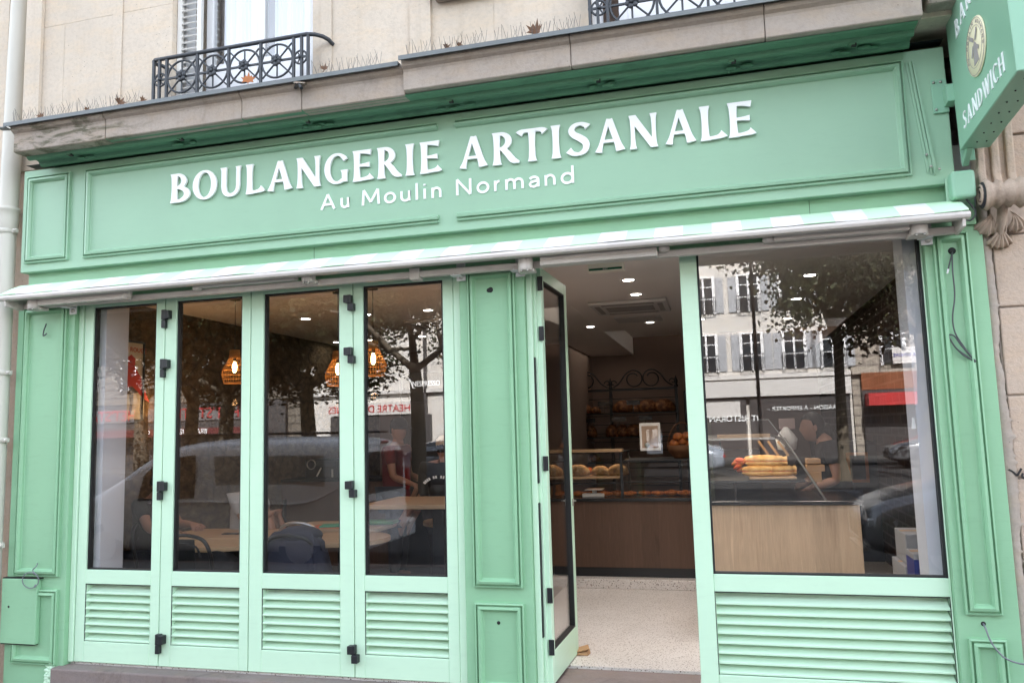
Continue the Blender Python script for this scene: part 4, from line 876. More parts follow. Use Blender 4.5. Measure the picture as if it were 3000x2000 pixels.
for (x, y, e, w_) in ((-.719, 1.892, 5, 1), (-.734, 2.665, 3, 1), (-.40, .5, 14, 1), (-.55, 2.0, 12, 1), (-.05, .95, 5, 1), (.79, .95, 7, 1), (.79, 2.305, 1, 1), (-3.565, 2.73, .5, .9), (-2.871, 2.728, .5, .9), (-.789, 4.774, 1.5, .8)):     # downlight beams, those of the added lamps, and one lampless fill for the floor
    l = bpy.data.lights.new('downlight_and_fill_beam', 'SPOT'); l.energy = e; l.spot_size = R(100); l.spot_blend = .8; l.color = (1, .9, .8); l.shadow_soft_size = .05; o = bpy.data.objects.new('downlight_and_fill_beam', l); col.objects.link(o); o.location = (x, y, 2.99)
M['acwhite'] = plain('ac_plastic', (.62, .60, .59), .5); M['acgrey'] = plain('ac_grille', (.30, .29, .29), .6)
def cassette(x, y, label):
    t = thing('ceiling_air_conditioner', label, 'air conditioner', (x, y, 3.0), 'ceiling cassettes')
    MB().box(-.39, .39, 0, .78, -.035, -.001).build('cover', M['acwhite'], t, bevel=.01, world=False)
    g = MB(); g.box(-.24, .24, .24, .56, -.039, -.0355)
    for k in range(9): g.box(-.23, .23, .26+k*.034, .268+k*.034, -.042, -.039)
    g.build('grille', M['acgrey'], t, world=False)
    MB().box(-.26, .26, .06, .115, -.040, -.0355).box(-.26, .26, .67, .72, -.040, -.0355).box(-.34, -.29, .14, .64, -.040, -.0355).box(.29, .34, .14, .64, -.040, -.0355).build('flap', M['acgrey'], t, world=False)
    return t
cassette(-.86, 2.93, 'square white ceiling air conditioner seen through the open doorway'); cassette(-3.0, 3.3, 'square ceiling air conditioner seen through the folding windows')
tag(MB().box(-1.15, -.62, 4.15, 4.6, 2.985, 2.9995).build('ceiling_access_panel', M['acwhite'], bevel=.004), 'flat square ceiling panel behind the air conditioner', 'panel')
ex = thing('exit_sign', 'beige emergency exit box on the ceiling just inside the doorway', 'exit sign', (-.75, 1.0, 3.0))
M['exbox'] = plain('exit_plastic', (.92, .88, .78), .5); M['exgreen'] = plain('exit_green', (.01, .13, .07), .4)
p0, p1 = PY(1721, 797, .98), PY(1826, 764, .98)
MB().box(p0.x, p1.x, .98, 1.07, p0.z, 2.999).build('housing', M['exbox'], ex, bevel=.006)
MB().box(p0.x+.012, p1.x-.012, .976, .9795, p0.z+.006, p0.z+.022).build('panel', M['exgreen'], ex)
text('lettering', 'EXIT', M['white'], ex, ((p0.x+p1.x)/2, .975, p0.z+.014), .018, ext=.0005)
# pendants -----------------------------------------------------------
M['rattan'] = paint('rattan', (.50, .24, .075), .7, .2, .2); M['bulb'] = emis('bulb_glow', (1, .60, .22), 5); M['rose'] = plain('ceiling_rose', (.02, .02, .02), .5)
def pendant():
    t = thing('rattan_pendant_lamp', '', 'pendant lamp', (0, 0, 3.0), 'rattan pendant lamps')
    MB().lathe((0, 0, 0), [(.055, -.028), (.06, -.001)], 20).build('ceiling_rose', M['rose'], t, world=False)
    MB().tube([(0, 0, -.02), (.001, 0, -.4), (0, 0, -.80)], .004, 6).build('cord', M['blackmetal'], t, world=False)
    prof = [(.052, 0), (.056, -.06), (.062, -.09), (.095, -.16), (.125, -.22), (.135, -.27), (.128, -.32), (.112, -.37)]
    z0 = -.70; m = MB()
    pr_ = spline([(a, b, 0) for a, b in prof], 3)
    for k in range(28):
        a = 2*math.pi*k/28; m.tube([(p.x*math.cos(a), p.x*math.sin(a), z0+p.y) for p in pr_], .0023, 4, cap=False)
    for i, (r_, h) in enumerate(((.0525, 0), (.0565, -.03), (.058, -.06), (.0625, -.09), (.096, -.16), (.126, -.22), (.1355, -.27), (.129, -.32), (.1125, -.366), (.1135, -.374))):
        m.tube([(r_*math.cos(a*math.pi/14), r_*math.sin(a*math.pi/14), z0+h) for a in range(28)], .0036, 5, closed=True)
    m.lathe((0, 0, z0), [(.030, 0), (.051, -.003), (.054, -.09), (.050, -.09), (.048, -.006), (.03, -.003)], 20)
    m.build('shade', M['rattan'], t, world=False)
    MB().lathe((0, 0, z0-.10), [(.014, .04), (.018, .0), (.018, -.03), (.001, -.031)], 12).build('socket', M['blackmetal'], t, world=False)
    MB().lathe((0, 0, z0-.13), [(.010, 0), (.022, -.03), (.026, -.06), (.022, -.10), (.010, -.125), (.001, -.13)], 14).build('bulb', M['bulb'], t, world=False)
    return t
pn = pendant()
pl = [(688, 1.30, 1026, 'lit rattan pendant lamp half hidden by the frame of the second folding window'), (990, 1.35, 1030, 'lit rattan pendant lamp mostly hidden behind the window frame, middle of the three'), (1093, 1.30, 999, 'fully visible lit rattan pendant lamp behind the fourth folding window')]
for i, (u, y, vt, lb) in enumerate(pl):
    o = pn if i == 0 else copy_tree(pn)
    p = PY(u, vt, y); o.location = (p.x, y, 3.0); o['label'] = lb
    dz = (p.z-2.30)
    o.scale = (.80, .80, 1)
    for ch in o.children:
        n_ = ch.name.split('.')[0]
        if n_ in ('shade', 'socket', 'bulb'): ch.scale.z = .78; ch.location.z = dz+.70*(.78-1)
        if n_ == 'cord': ch.scale.z = max(.2, (.70-dz)/.80)
    l = bpy.data.lights.new('pendant_light', 'POINT'); l.energy = .30; l.color = (1, .5, .2); l.shadow_soft_size = .03; lo = bpy.data.objects.new('pendant_light', l); col.objects.link(lo); lo.location = (p.x, y, p.z-.46)
# wall sconce and poster on the rubble wall
sc_ = thing('wall_sconce', 'warm wall light glowing on the rough stone wall behind the first folding window', 'wall light', (-5.15, 1.58, 1.95))
MB().lathe((-5.14, 1.58, 2.05), [(.03, -.12), (.05, -.1), (.05, .1), (.03, .12)], 16).build('shade', emis('sconce_glow', (1, .5, .15), .5), sc_)
l = bpy.data.lights.new('sconce_light', 'POINT'); l.energy = .8; l.color = (1, .55, .22); l.shadow_soft_size = .08; lo = bpy.data.objects.new('sconce_light', l); col.objects.link(lo); lo.location = (-5.05, 1.58, 2.05)
po = thing('framed_poster', 'framed cream poster of a figure in red on the rough stone wall', 'poster', (-5.19, 1.0, 2.3))
py0, py1, pz0, pz1 = .80, 1.375, 1.93, 2.655
M['postercream'] = plain('poster_paper', (.50, .45, .36), .6); M['posterred'] = plain('poster_red', (.42, .03, .03), .6); M['posterdark'] = plain('poster_dark', (.05, .035, .03), .6)
fr_ = MB()
for a, b, c_, d in ((py0, py1, pz0, pz0+.015), (py0, py1, pz1-.015, pz1), (py0, py0+.015, pz0+.015, pz1-.015), (py1-.015, py1, pz0+.015, pz1-.015)): fr_.box(-5.195, -5.165, a, b, c_, d)
fr_.build('frame', M['blackmetal'], po); MB().box(-5.194, -5.178, py0+.015, py1-.015, pz0+.015, pz1-.015).build('print', M['postercream'], po)
yc = 1.19; f2 = lambda s, z, y=0: (yc-s, z)
m_ = MB()
def px(mb, poly, d): mb.prism([(yc+a, b) for a, b in poly], -5.1775, -5.1775+d, 'X')
px(m_, [(-.03, 2.50), (.02, 2.53), (.07, 2.50), (.07, 2.44), (.03, 2.40), (-.03, 2.42)], .002)
px(m_, [(-.06, 2.42), (.05, 2.44), (.14, 2.34), (.20, 2.22), (.27, 2.10), (.20, 2.13), (.10, 2.20), (.04, 2.24), (-.08, 2.22)], .0014)
m_.build('red_dress', M['posterred'], po)
m_ = MB(); px(m_, [(-.08, 2.22), (.04, 2.24), (.12, 2.19), (.02, 2.17), (-.10, 2.17)], .0018); px(m_, [(.01, 2.17), (.06, 2.17), (.05, 2.06), (.03, 1.98), (.0, 1.98), (.02, 2.06)], .0016); m_.build('figure', M['posterdark'], po)
text('lettering', 'MOULIN ROUGE', M['posterred'], po, (-5.176, 1.17, 2.575), .062, rot=(R(90), 0, R(90)), ext=.0006)
# ================================================================== window-side counter (right)
RC = thing('service_counter', 'light oak counter with black top behind the large shop window', 'counter', (.4, 1.2, .2))
MB().box(-.22, .885, 1.20, 3.6, .22, 1.165).build('oak_front', M['counterwood'], RC)
MB().box(-.24, .905, 1.18, 3.62, 1.166, 1.195).build('worktop', M['blacktop'], RC, bevel=.003)
MB().box(-.20, .86, 1.23, 3.5, .20, .2195).build('plinth', M['blackmetal'], RC)
# glazed sandwich case: trapezium section running away from the window
DC = thing('sandwich_display_case', 'slanted glass sandwich case standing on the light oak counter', 'display case', (.2, 1.2, 1.196))
ct = PY(2250, 1228, 1.24); sl0 = PY(2292, 1281, 1.24); sl1 = PY(2415, 1459, 1.24); bl = PY(2075, 1466, 1.24); tl = PY(2072, 1231, 1.24)
prof = [(-.20, 1.197), (sl1.x, 1.197), (sl0.x, sl0.z), (ct.x, ct.z), (-.20, ct.z)]
m_ = MB(); m_.prism(prof, 1.232, 1.238, 'Y'); m_.add([(sl1.x, 1.24, 1.2), (sl0.x, 1.24, sl0.z), (sl0.x, 3.2, sl0.z), (sl1.x, 3.2, 1.2)], [(0, 1, 2, 3)]); m_.box(-.20, ct.x, 1.24, 3.2, ct.z, ct.z+.006); m_.box(-.206, -.20, 1.24, 3.2, 1.2, ct.z)
m_.build('glass', M['glass_case'], DC)
m_ = MB(); m_.tube([(sl1.x+.008, 1.228, 1.20), (sl0.x+.008, 1.228, sl0.z)], .009, 6).tube([(sl0.x, 1.228, sl0.z), (ct.x, 1.228, ct.z)], .004, 6).tube([(sl0.x, 1.24, sl0.z), (sl0.x, 3.2, sl0.z)], .006, 6).tube([(ct.x, 1.24, ct.z), (ct.x, 3.2, ct.z)], .004, 6).tube([(-.2, 1.235, 1.2), (-.2, 1.235, ct.z)], .005, 6)
m_.box(-.20, sl0.x-.05, 1.26, 3.2, sl0.z-.012, sl0.z+.004)
m_.build('frame', M['steel'], DC)
sb0, sb1 = PY(2150, 1400, 1.45), PY(2355, 1395, 1.45)
MB().box(-.18, sb1.x, 1.36, 2.9, sb0.z-.03, sb0.z-.012).box(.05, .07, 1.5, 1.52, 1.2, sb0.z-.03).build('shelf', M['blacktop'], DC)
MB().box(-.05, sl0.x-.08, 1.3, 1.36, sl0.z+.004, sl0.z+.03).build('top_rail', M['tablewood'], DC)
m_ = MB(); bc = [PY(u, v, 1.44) for u, v in ((2195, 1392), (2332, 1386))]
zb_ = sb0.z-.011
m_.box(bc[0].x, bc[1].x, 1.36, 1.70, zb_, zb_+.022); M['boardwood'] = wood('bread_board', (.42, .28, .17), (.3, .19, .11), 1.5, False)
tag(m_.build('bread_board', M['boardwood'], bevel=.010, seg=3), 'thick wooden board under the baguette sandwiches', 'board')
def crust(name, a, b_, c_, sc=8):
    m, t, b = base_mat(name, a, .55, 0, .4); v = coord(t); n = noise(t, v, sc, 7, .6, .3)
    cc = ramp(t, n, [(.32, c_), (.5, b_), (.68, a)]); t.links.new(cc, b.inputs['Base Color']); bump(t, b, n, .5, .01); return m
M['baguette'] = crust('baguette_crust', (.85, .58, .26), (.72, .42, .14), (.45, .2, .05)); M['crumb'] = crust('crumb', (.85, .72, .45), (.75, .6, .33), (.6, .42, .2), 30)
M['ham'] = crust('ham_tomato', (.7, .16, .06), (.6, .08, .03), (.4, .3, .05), 20)
M['loaf'] = crust('loaf_crust', (.40, .20, .08), (.16, .055, .018), (.06, .02, .008), 14); M['flour'] = crust('floured_crust', (.75, .62, .42), (.45, .28, .12), (.15, .08, .04), 14)
M['croissant'] = crust('croissant', (.55, .20, .05), (.38, .11, .025), (.15, .04, .01), 16)
def baguette(c, L, r, ang, label, tilt=0):
    t = thing('baguette_sandwich', label, 'sandwich', c, 'baguette sandwiches on the board')
    for part, zo, mat, k in (('top_crust', r*.30, 'baguette', 1), ('bottom_crust', -r*.30, 'baguette', .95), ('filling', 0, 'ham', .93)):
        m = MB(); n_ = 16; rg = []
        for i in range(n_+1):
            s_ = -1+2*i/n_; e = (1-abs(s_)**3.2)**.5*.98+.02 if s_ < .9 else .82
            hh = {'top_crust': r*.72, 'bottom_crust': r*.62, 'filling': r*.30}[part]*e*(1+.05*math.sin(i*2.1)); ww = r*k*e*(1+.06*math.sin(i*1.7))
            rg.append([(s_*L/2, ww*math.cos(a*math.pi/6), zo+hh*math.sin(a*math.pi/6)) for a in range(12)])
        vs = [p for g in rg for p in g]; fs = [(i*12+a, i*12+(a+1) % 12, (i+1)*12+(a+1) % 12, (i+1)*12+a) for i in range(n_) for a in range(12)]
        m.add(vs, fs, True); m.add(rg[0], [tuple(range(12))]); m.build(part, M[mat], t, world=False); 
        MB().add([(L/2+.001, y*.86, z) for _, y, z in rg[-1]], [tuple(range(12))]).build('cut_end', M['crumb'], t, world=False)
    t.rotation_euler = (0, tilt, ang); return t
bz = zb_+.022
for i, (u, dy, dz, L, an, lb) in enumerate(((2225, 1.44, .040, .26, .05, 'lower front baguette sandwich on the board'), (2290, 1.46, .038, .20, .35, 'short baguette sandwich with its pale cut end showing, lower right of the pile'), (2240, 1.55, .042, .27, -.1, 'baguette sandwich at the back of the lower layer'), (2245, 1.46, .112, .30, .0, 'long baguette sandwich lying on top of the pile'), (2235, 1.56, .112, .28, -.12, 'baguette sandwich at the back of the upper layer'))):
    baguette((PY(u, 1370, dy).x, dy, bz+dz), L, .042, an, lb)
m_ = MB(); rd = random.Random(4)
for k in range(9): m_.ball((PY(2165+rd.uniform(-12, 18), 1360, 1.5).x, 1.46+rd.uniform(0, .12), bz+.03+rd.uniform(0, .10)), (.035, .03, .016), 10, 6, (rd.uniform(-.5, .5), rd.uniform(-.5, .5), 0))
tag(m_.build('pizza_slice_pile', M['ham']), 'heap of red topped pizza bread left of the baguette sandwiches', 'pizza')
m_ = MB()
for k in range(3): x = sl0.x+.015-.065*k; m_.xbox((x, 1.45+k*.12, sl0.z-.085), (.018, .004, .13), (0, R(-32), 0))
tag(m_.build('price_card', M['card']), 'slanted cards hanging inside the sandwich case', 'price cards', kind='stuff') if False else tag(m_.build('price_card_rack', M['card']), 'rack of slanted price cards inside the sandwich case', 'price rack')
l = bpy.data.lights.new('case_light', 'AREA'); l.shape = 'RECTANGLE'; l.size = .5; l.size_y = 1.2; l.energy = .7; l.color = (1, .8, .55); lo = bpy.data.objects.new('case_light', l); col.objects.link(lo); lo.location = (.15, 1.75, sl0.z-.02)
# kraft boxes by the seller, receipt on the pier, cartons on the floor
for i, (u, v, w_, h_, lb) in enumerate(((2382, 1350, .10, .04, 'topmost small kraft box of the stack by the seller'), (2388, 1370, .13, .05, 'middle kraft box of the stack by the seller'), (2385, 1395, .10, .08, 'bottom kraft box of the stack by the seller'))):
    p = PY(u, v, 1.75); t = MB().box(p.x-w_/2, p.x+w_/2, 1.70, 1.85, p.z-h_/2, p.z+h_/2).box(p.x-w_/2-.002, p.x+w_/2+.002, 1.698, 1.852, p.z+h_/2-.014, p.z+h_/2-.008).build('kraft_box', M['card'], bevel=.003); tag(t, lb, 'box', 'kraft boxes by the seller')
M['paper'] = plain('paper', (.85, .84, .82), .7)
q0, q1 = PY(2672, 1222, .088), PY(2685, 1255, .088)
tag(MB().prism([(q0.x, q0.z), (q1.x-.008, q0.z-.006), (q1.x, q1.z), (q0.x-.008, q1.z)], .084, .0885, 'Y').build('paper_note', M['paper']), 'small white paper stuck to the pier inside the shop window', 'note')
M['cartonw'] = paint('white_carton', (.27, .26, .26), .7, .06, .05); M['cartonb'] = plain('blue_carton', (.02, .03, .16), .5)
def carton(x0, x1, y0, y1, z0, z1, label, blue=False):
    t = thing('carton', label, 'carton', ((x0+x1)/2, (y0+y1)/2, z0), 'cartons stacked by the window')
    MB().box(x0, x1, y0, y1, z0, z1).build('box', M['cartonw'], t, bevel=.004)
    MB().box(x0+.0, x1, (y0+y1)/2-.02, (y0+y1)/2+.02, z1+.0005, z1+.0015).build('tape', M['card'], t)
    if blue: MB().box(x0-.0015, x1+.0015, y0-.0015, y1+.0015, z0+.01, z1-.035).build('blue_band', M['cartonb'], t)
carton(1.02, 1.42, .55, .95, .2, .86, 'lower white carton standing behind the right corner of the shop window'); carton(1.04, 1.36, .58, .9, .862, 1.05, 'white carton on top of the stack at the right corner of the shop window')
carton(1.03, 1.5, .34, .54, .2, .97, 'blue sided white carton nearest the glass at the right corner', True)
# chalkboard, fridge and shelves in the dark back right
cb = thing('chalkboard', 'small chalkboard with an orange wooden frame at the back right', 'chalkboard', (1.2, 4.2, 1.4))
a, b = PY(2478, 1325, 4.2), PY(2548, 1412, 4.2)
m_ = MB(); 
for r_ in ((a.x, b.x, b.z, b.z+.03), (a.x, b.x, a.z-.03, a.z), (a.x, a.x+.03, b.z+.03, a.z-.03), (b.x-.03, b.x, b.z+.03, a.z-.03)): m_.box(r_[0], r_[1], 4.19, 4.22, r_[2], r_[3])
m_.build('frame', plain('orange_wood', (.35, .12, .03), .5), cb); MB().box(a.x+.03, b.x-.03, 4.2, 4.215, b.z+.03, a.z-.03).build('slate', M['blacktop'], cb)
tag(MB().box(.95, 1.54, 4.25, 4.9, .2, 1.5).box(.94, 1.54, 4.24, 4.9, 1.501, 1.53).build('low_cabinet', M['blackmetal'], bevel=.004), 'low black cabinet against the brick wall', 'cabinet')
tag(MB().box(-.12, .32, 3.0, 3.5, 1.196, 1.50).box(-.10, .30, 2.99, 3.0, 1.25, 1.45).box(-.05, -.03, 3.1, 3.2, 1.50, 1.58).build('cash_register', plain('till_plastic', (.09, .09, .095), .4), bevel=.01), 'metal till machine on the counter left of the seller', 'cash register')
a, b = PY(2281, 1226, 2.7), PY(2330, 1256, 2.7)
tag(MB().box(a.x, b.x, 2.7, 2.72, b.z, a.z).build('till_screen', plain('screen', (.62, .46, .44), .5), bevel=.003), 'pale pink screen beside the seller', 'screen')
a = PY(2304, 1285, 2.3)
gb = MB(); gb.lathe((a.x, 2.3, a.z-.10), [(.01, 0), (.075, .01), (.09, .10), (.05, .16), (.015, .20)], 14); tag(gb.build('plastic_bag', M['paper']), 'white plastic bag on the counter in front of the seller', 'bag')
# ================================================================== long counter seen through the door
LC = thing('bread_counter', 'shaded wood counter with a glass bread case on top, seen through the open doorway', 'counter', (-1, 3.1, .3))
M['counterwood_dim'] = wood('dim_counter_wood', (.10, .058, .040), (.06, .034, .023), 1.0, True, .5, planks=.17)  # counter wood with the shade of the back room put into its colour
MB().box(-2.19, -.24, 3.10, 3.9, .386, 1.02).build('wood_front', M['counterwood_dim'], LC)
MB().box(-2.18, -.25, 3.14, 3.85, .291, .3855).build('plinth', M['blackmetal'], LC)
MB().box(-2.19, -.24, 3.08, 3.92, 1.021, 1.055).build('worktop', M['blacktop'], LC, bevel=.002)
BC = thing('bread_case', 'black framed glass bread case on the shaded wood counter', 'display case', (-1.2, 3.3, 1.056))
m_ = MB()
for x in (-2.10, -1.005, -.28):
    for y in (3.14, 3.78): m_.box(x-.014, x+.014, y-.014, y+.014, 1.056, 1.50 if x < -.5 else 1.42)
m_.box(-2.11, -.99, 3.12, 3.80, 1.495, 1.505).box(-.99, -.27, 3.12, 3.80, 1.41, 1.42).box(-2.10, -.99, 3.13, 3.15, 1.19, 1.205).box(-.99, -.27, 3.13, 3.15, 1.20, 1.21)
m_.build('frame', M['blackmetal'], BC, bevel=.002)
MB().box(-2.11, -.985, 3.10, 3.22, 1.506, 1.535).box(-2.10, -1.02, 3.17, 3.78, 1.240, 1.255).build('wood_shelf', M['tablewood'], BC)
MB().box(-2.09, -1.02, 3.125, 3.130, 1.06, 1.49).box(-.99, -.29, 3.125, 3.13, 1.06, 1.405).build('glass', M['glass_case'], BC)
def loaf(c, r, mat, name, label, group, cat, cuts=3):
    t = MB(); n_, m_2 = 18, 12
    vs = [];
    for j in range(m_2+1):
        for i in range(n_):
            th, ph = math.pi*j/m_2, 2*math.pi*i/n_; x, y, z = math.sin(th)*math.cos(ph), math.sin(th)*math.sin(ph), math.cos(th)
            g = 1+(.06*abs(math.sin(cuts*math.pi*x)) if z > .1 else 0)
            vs.append((r[0]*x, r[1]*y, r[2]*max(z, -.35)*g))
    t.add(vs, [(j*n_+i, j*n_+(i+1) % n_, (j+1)*n_+(i+1) % n_, (j+1)*n_+i) for j in range(m_2) for i in range(n_)], True)
    o = t.build(name, M[mat], world=False); o.location = (c[0], c[1], c[2]+r[2]*.35); return tag(o, label, cat, group)
proto = loaf((-1.49, 3.42, 1.256), (.125, .11, .085), 'flour', 'floured_loaf', 'floured round loaf nearest the open door among those beside the case post', 'floured round loaves in the case', 'bread')
for x, s_, lb in ((-1.26, .80, 'smallest floured round loaf, in the middle of the lit shelf'), (-1.08, .95, 'floured round loaf against the black case post'), (-1.78, 1, 'floured round loaf seen through the glass of the open door'), (-2.0, .9, 'floured round loaf at the far end of the lit shelf')): copy_tree(proto, None, (x, 3.44, proto.location.z), lb, scale=s_, rot=(0, 0, x*5))
l = bpy.data.lights.new('bread_case_light', 'AREA'); l.shape = 'RECTANGLE'; l.size = 1.0; l.size_y = .1; l.energy = .25; l.color = (1, .62, .32); lo = bpy.data.objects.new('bread_case_light', l); col.objects.link(lo); lo.location = (-1.5, 3.5, 1.48)
l = bpy.data.lights.new('pastry_light', 'AREA'); l.shape = 'RECTANGLE'; l.size = 1.8; l.size_y = .06; l.energy = .12; l.color = (1, .45, .2); lo = bpy.data.objects.new('pastry_light', l); col.objects.link(lo); lo.location = (-1.2, 3.45, 1.235)
cr = MB()
for a in range(9): s_ = (a-4)/4; cr.ball((s_*.06, .02*s_*s_, 0), (.016, .032*(1-.5*abs(s_)), .030*(1-.45*abs(s_))), 10, 6)
cr = cr.build('croissant', M['croissant'], world=False); tag(cr, 'croissant at the open door end of the bottom row in the bread case', 'croissant', 'croissants in the bottom row'); cr.location = (-1.65, 3.3, 1.085)
for k in range(9): copy_tree(cr, None, (-1.48+k*.135, 3.28+.03*(k % 2), 1.085), ('second', 'third', 'fourth', 'fifth', 'sixth', 'seventh', 'eighth', 'ninth', 'tenth')[k]+' croissant from the open door in the bottom row of the bread case', rot=(0, 0, .4*math.sin(k*2)), scale=1+.12*math.sin(k))
for i in range(3): copy_tree(cr, None, (-1.50+i*.09, 3.66, 1.30), rot=(0, 0, 1.2), scale=1.1, label=('first', 'second', 'third')[i]+' small pastry behind the floured loaves, counted from the open door')
# framed certificate and basket on the case
cf = thing('framed_print', 'white framed print standing on the bread case', 'picture', (-.72, 3.25, 1.5))
a, b = PY(1872, 1239, 3.2), PY(1937, 1319, 3.2)
MB().box(a.x, b.x, 3.2, 3.215, b.z, a.z).build('frame', M['paper'], cf, bevel=.003)
MB().box(a.x+.022, b.x-.022, 3.197, 3.1995, b.z+.03, a.z-.03).build('print', plain('print_tan', (.42, .30, .22), .6), cf)
m_ = MB(); m_.lathe(((a.x+b.x)/2-.03, 3.196, b.z+.055), [(.001, -.0015), (.025, -.0015), (.025, 0), (.001, 0)], 16, 'Y'); m_.build('stamp', plain('stamp', (.3, .32, .28), .6), cf)
MB().box(a.x+.07, b.x+.02, 3.15, 3.153, b.z-.03, a.z-.065).build('acrylic_holder', M['glass_case'], cf)
M['wicker'] = paint('dark_wicker', (.14, .06, .025), .7, .2, .3)
bk = thing('basket', 'wicker basket of wrapped brioche with a tall hoop handle beside the framed print', 'basket', (-.42, 3.45, 1.42))
p = PY(2000, 1305, 3.45)
MB().lathe((p.x, 3.45, 1.422), [(.09, 0), (.14, .06), (.16, .13), (.155, .13), (.13, .06), (.08, .01)], 20).build('bowl', M['wicker'], bk)
MB().tube([(p.x+.15*math.cos(a*math.pi/16), 3.45, 1.50+.28*math.sin(a*math.pi/16)) for a in range(17)], .006, 6).build('handle', M['wicker'], bk)
for i, (dx, dz) in enumerate(((-.08, .0), (.0, .02), (.08, .0), (-.04, .07), (.045, .075))): loaf((p.x+dx, 3.43, 1.54+dz), (.055, .05, .05), 'croissant', 'brioche', ('brioche bun in the basket, lower row, next to the framed print', 'brioche bun in the centre of the lower row in the basket', 'brioche bun in the basket, lower row, next to the window post', 'upper brioche bun in the basket, next to the framed print', 'upper brioche bun in the basket, next to the window post')[i], 'brioches in the basket', 'brioche')
# bread racks on the back wall ------------------------------------------
YR = 8.55; rk = lambda x, y: PY(1560+x/3.564, 1060+y/3.564, YR)
BR = thing('bread_rack', 'black wrought iron bread rack with scrolled top along the back wall', 'bread rack', (-1.8, YR, .3))
pL, pM, pR = rk(150, 300).x, rk(820, 400).x, rk(1505, 400).x; ztop = rk(1200, 272).z
m_ = MB()
for x in (pL, pM, pR):
    m_.box(x-.025, x+.025, YR-.025, YR+.025, .3, ztop).lathe((x, YR, ztop), [(.03, 0), (.04, .03), (.02, .05), (.03, .08), (.035, .10), (.001, .20)], 10)
m_.build('post', M['blackmetal'], BR)
m_ = MB()
for z in [ztop-.012]: m_.box(pL, pR, YR-.015, YR+.015, z-.02, z+.02)
for k in range(14): z = ztop-.16-.145*k; m_.box(pL, pR, YR+.06, YR+.075, z-.006, z+.006) if z > .4 else 0
m_.build('back_bar', M['blackmetal'], BR)
m_ = MB()
for (x0, x1) in ((pL, pM), (pM, pR)):
    xm = (x0+x1)/2; w_ = (x1-x0)
    for s_ in (-1, 1):
        rr = .145; cx = xm+s_*rr*1.05; cz_ = ztop+.02+rr
        pts = [(x0+.05 if s_ < 0 else x1-.05, ztop+.03), (xm+s_*w_*.36, ztop+.10), (xm+s_*w_*.27, ztop+.235)]+[(cx+s_*(rr-.0042*max(0, a-5))*math.cos(R(70+a*22)), cz_+(rr-.0042*max(0, a-5))*math.sin(R(70+a*22))) for a in range(0, 21)]
        P_ = spline([(p[0], YR, p[1]) for p in pts], 3); m_.tube(P_, .013, 6)
        xx = x0+.03 if s_ < 0 else x1-.03
        m_.tube([(xx-s_*(.02+.055*math.cos(a*.45)*(1-a*.06)), YR, ztop+.10+.055*math.sin(a*.45)*(1-a*.06)) for a in range(13)], .010, 6)
m_.build('scroll', M['blackmetal'], BR)
z1_, z2_, z3_ = rk(820, 540).z, rk(650, 790).z, rk(650, 1045).z
m_ = MB()
for z in (z1_, z2_, z3_): m_.box(pL, pR, YR-.32, YR+.05, z-.012, z+.006)
m_.build('shelf', M['blackmetal'], BR)
lp = None; rd = random.Random(8)
for i, (x, y, kind) in enumerate([(425, 540, 0), (550, 535, 1), (670, 535, 0), (960, 520, 2), (1090, 515, 0), (1210, 510, 2), (1380, 500, 2), (250, 780, 1), (445, 785, 0), (620, 780, 3), (850, 770, 3), (950, 765, 3), (1090, 765, 2), (540, 1045, 0), (600, 1045, 0), (670, 1045, 0)]):
    p = rk(x, y); rr = [(.10, .1, .085), (.15, .13, .13), (.19, .14, .15), (.12, .12, .15)][kind]
    zz = [z1_, z2_, z3_][0 if y < 600 else 1 if y < 900 else 2]
    if lp is None: lp = loaf((p.x, YR-.14, zz+.006), (.2, .14, .16), 'loaf', 'crusty_loaf', 'small crusty loaf behind the open door on the top shelf of the bread rack', 'loaves on the bread rack', 'bread'); lp.scale = [a/b for a, b in zip(rr, (.2, .14, .16))]; lp.location.z = zz+.006+.35*rr[2]
    else: copy_tree(lp, None, (p.x, YR-.14, zz+.006+.35*rr[2]), ('', 'big', 'broad', 'round')[kind]+(' ' if kind else '')+'crusty loaf, number '+str(i+1 if i < 7 else i-6 if i < 13 else i-12)+' on the '+('top', 'middle', 'bottom')[0 if y < 600 else 1 if y < 900 else 2]+' shelf of the bread rack', scale=tuple(a/b for a, b in zip(rr, (.2, .14, .16))), rot=(rd.uniform(-.1, .1), 0, rd.uniform(-.5, .5)))
lbp = MB().box(-.11, .11, -.005, .005, 0, .07).box(-.004, .004, -.004, .004, -.12, 0).box(-.04, .04, -.03, .03, -.126, -.12).build('price_label', M['blacktop'], world=False); tag(lbp, 'black price label on a stem beside the middle post of the bread rack, top shelf', 'price label', 'black price labels on the bread rack')
for i, (x, y) in enumerate(((780, 445), (1075, 435), (430, 620), (620, 615), (930, 600), (1200, 590))):
    p = rk(x, y); o = lbp if i == 0 else copy_tree(lbp, None, None, ('', 'black price label between the big loaves on the top shelf', 'black price label nearest the open door, middle shelf', 'black price label over the round seeded loaf, middle shelf', 'black price label right of the middle post, middle shelf', 'black price label above the framed print')[i]); o.location = (p.x, YR-.33, max(p.z-.03, (z1_ if y < 500 else z2_)+.13))
tag(MB().box(rk(1550, 0).x, rk(1640, 0).x, 8.9, 8.99, .3, rk(1600, 290).z).build('wall_panel_board', plain('slate_panel', (.05, .06, .08), .5), bevel=.01), 'dark framed panel on the back wall right of the bread rack', 'panel')
sc2 = tag(MB().box(-1.42, -1.20, 3.2, 3.42, 1.056, 1.09).box(-1.40, -1.22, 3.22, 3.40, 1.12, 1.13).box(-1.33, -1.29, 3.28, 3.34, 1.09, 1.12).build('weighing_scale', M['acwhite'], bevel=.004), 'small white scale inside the bread case', 'scale')
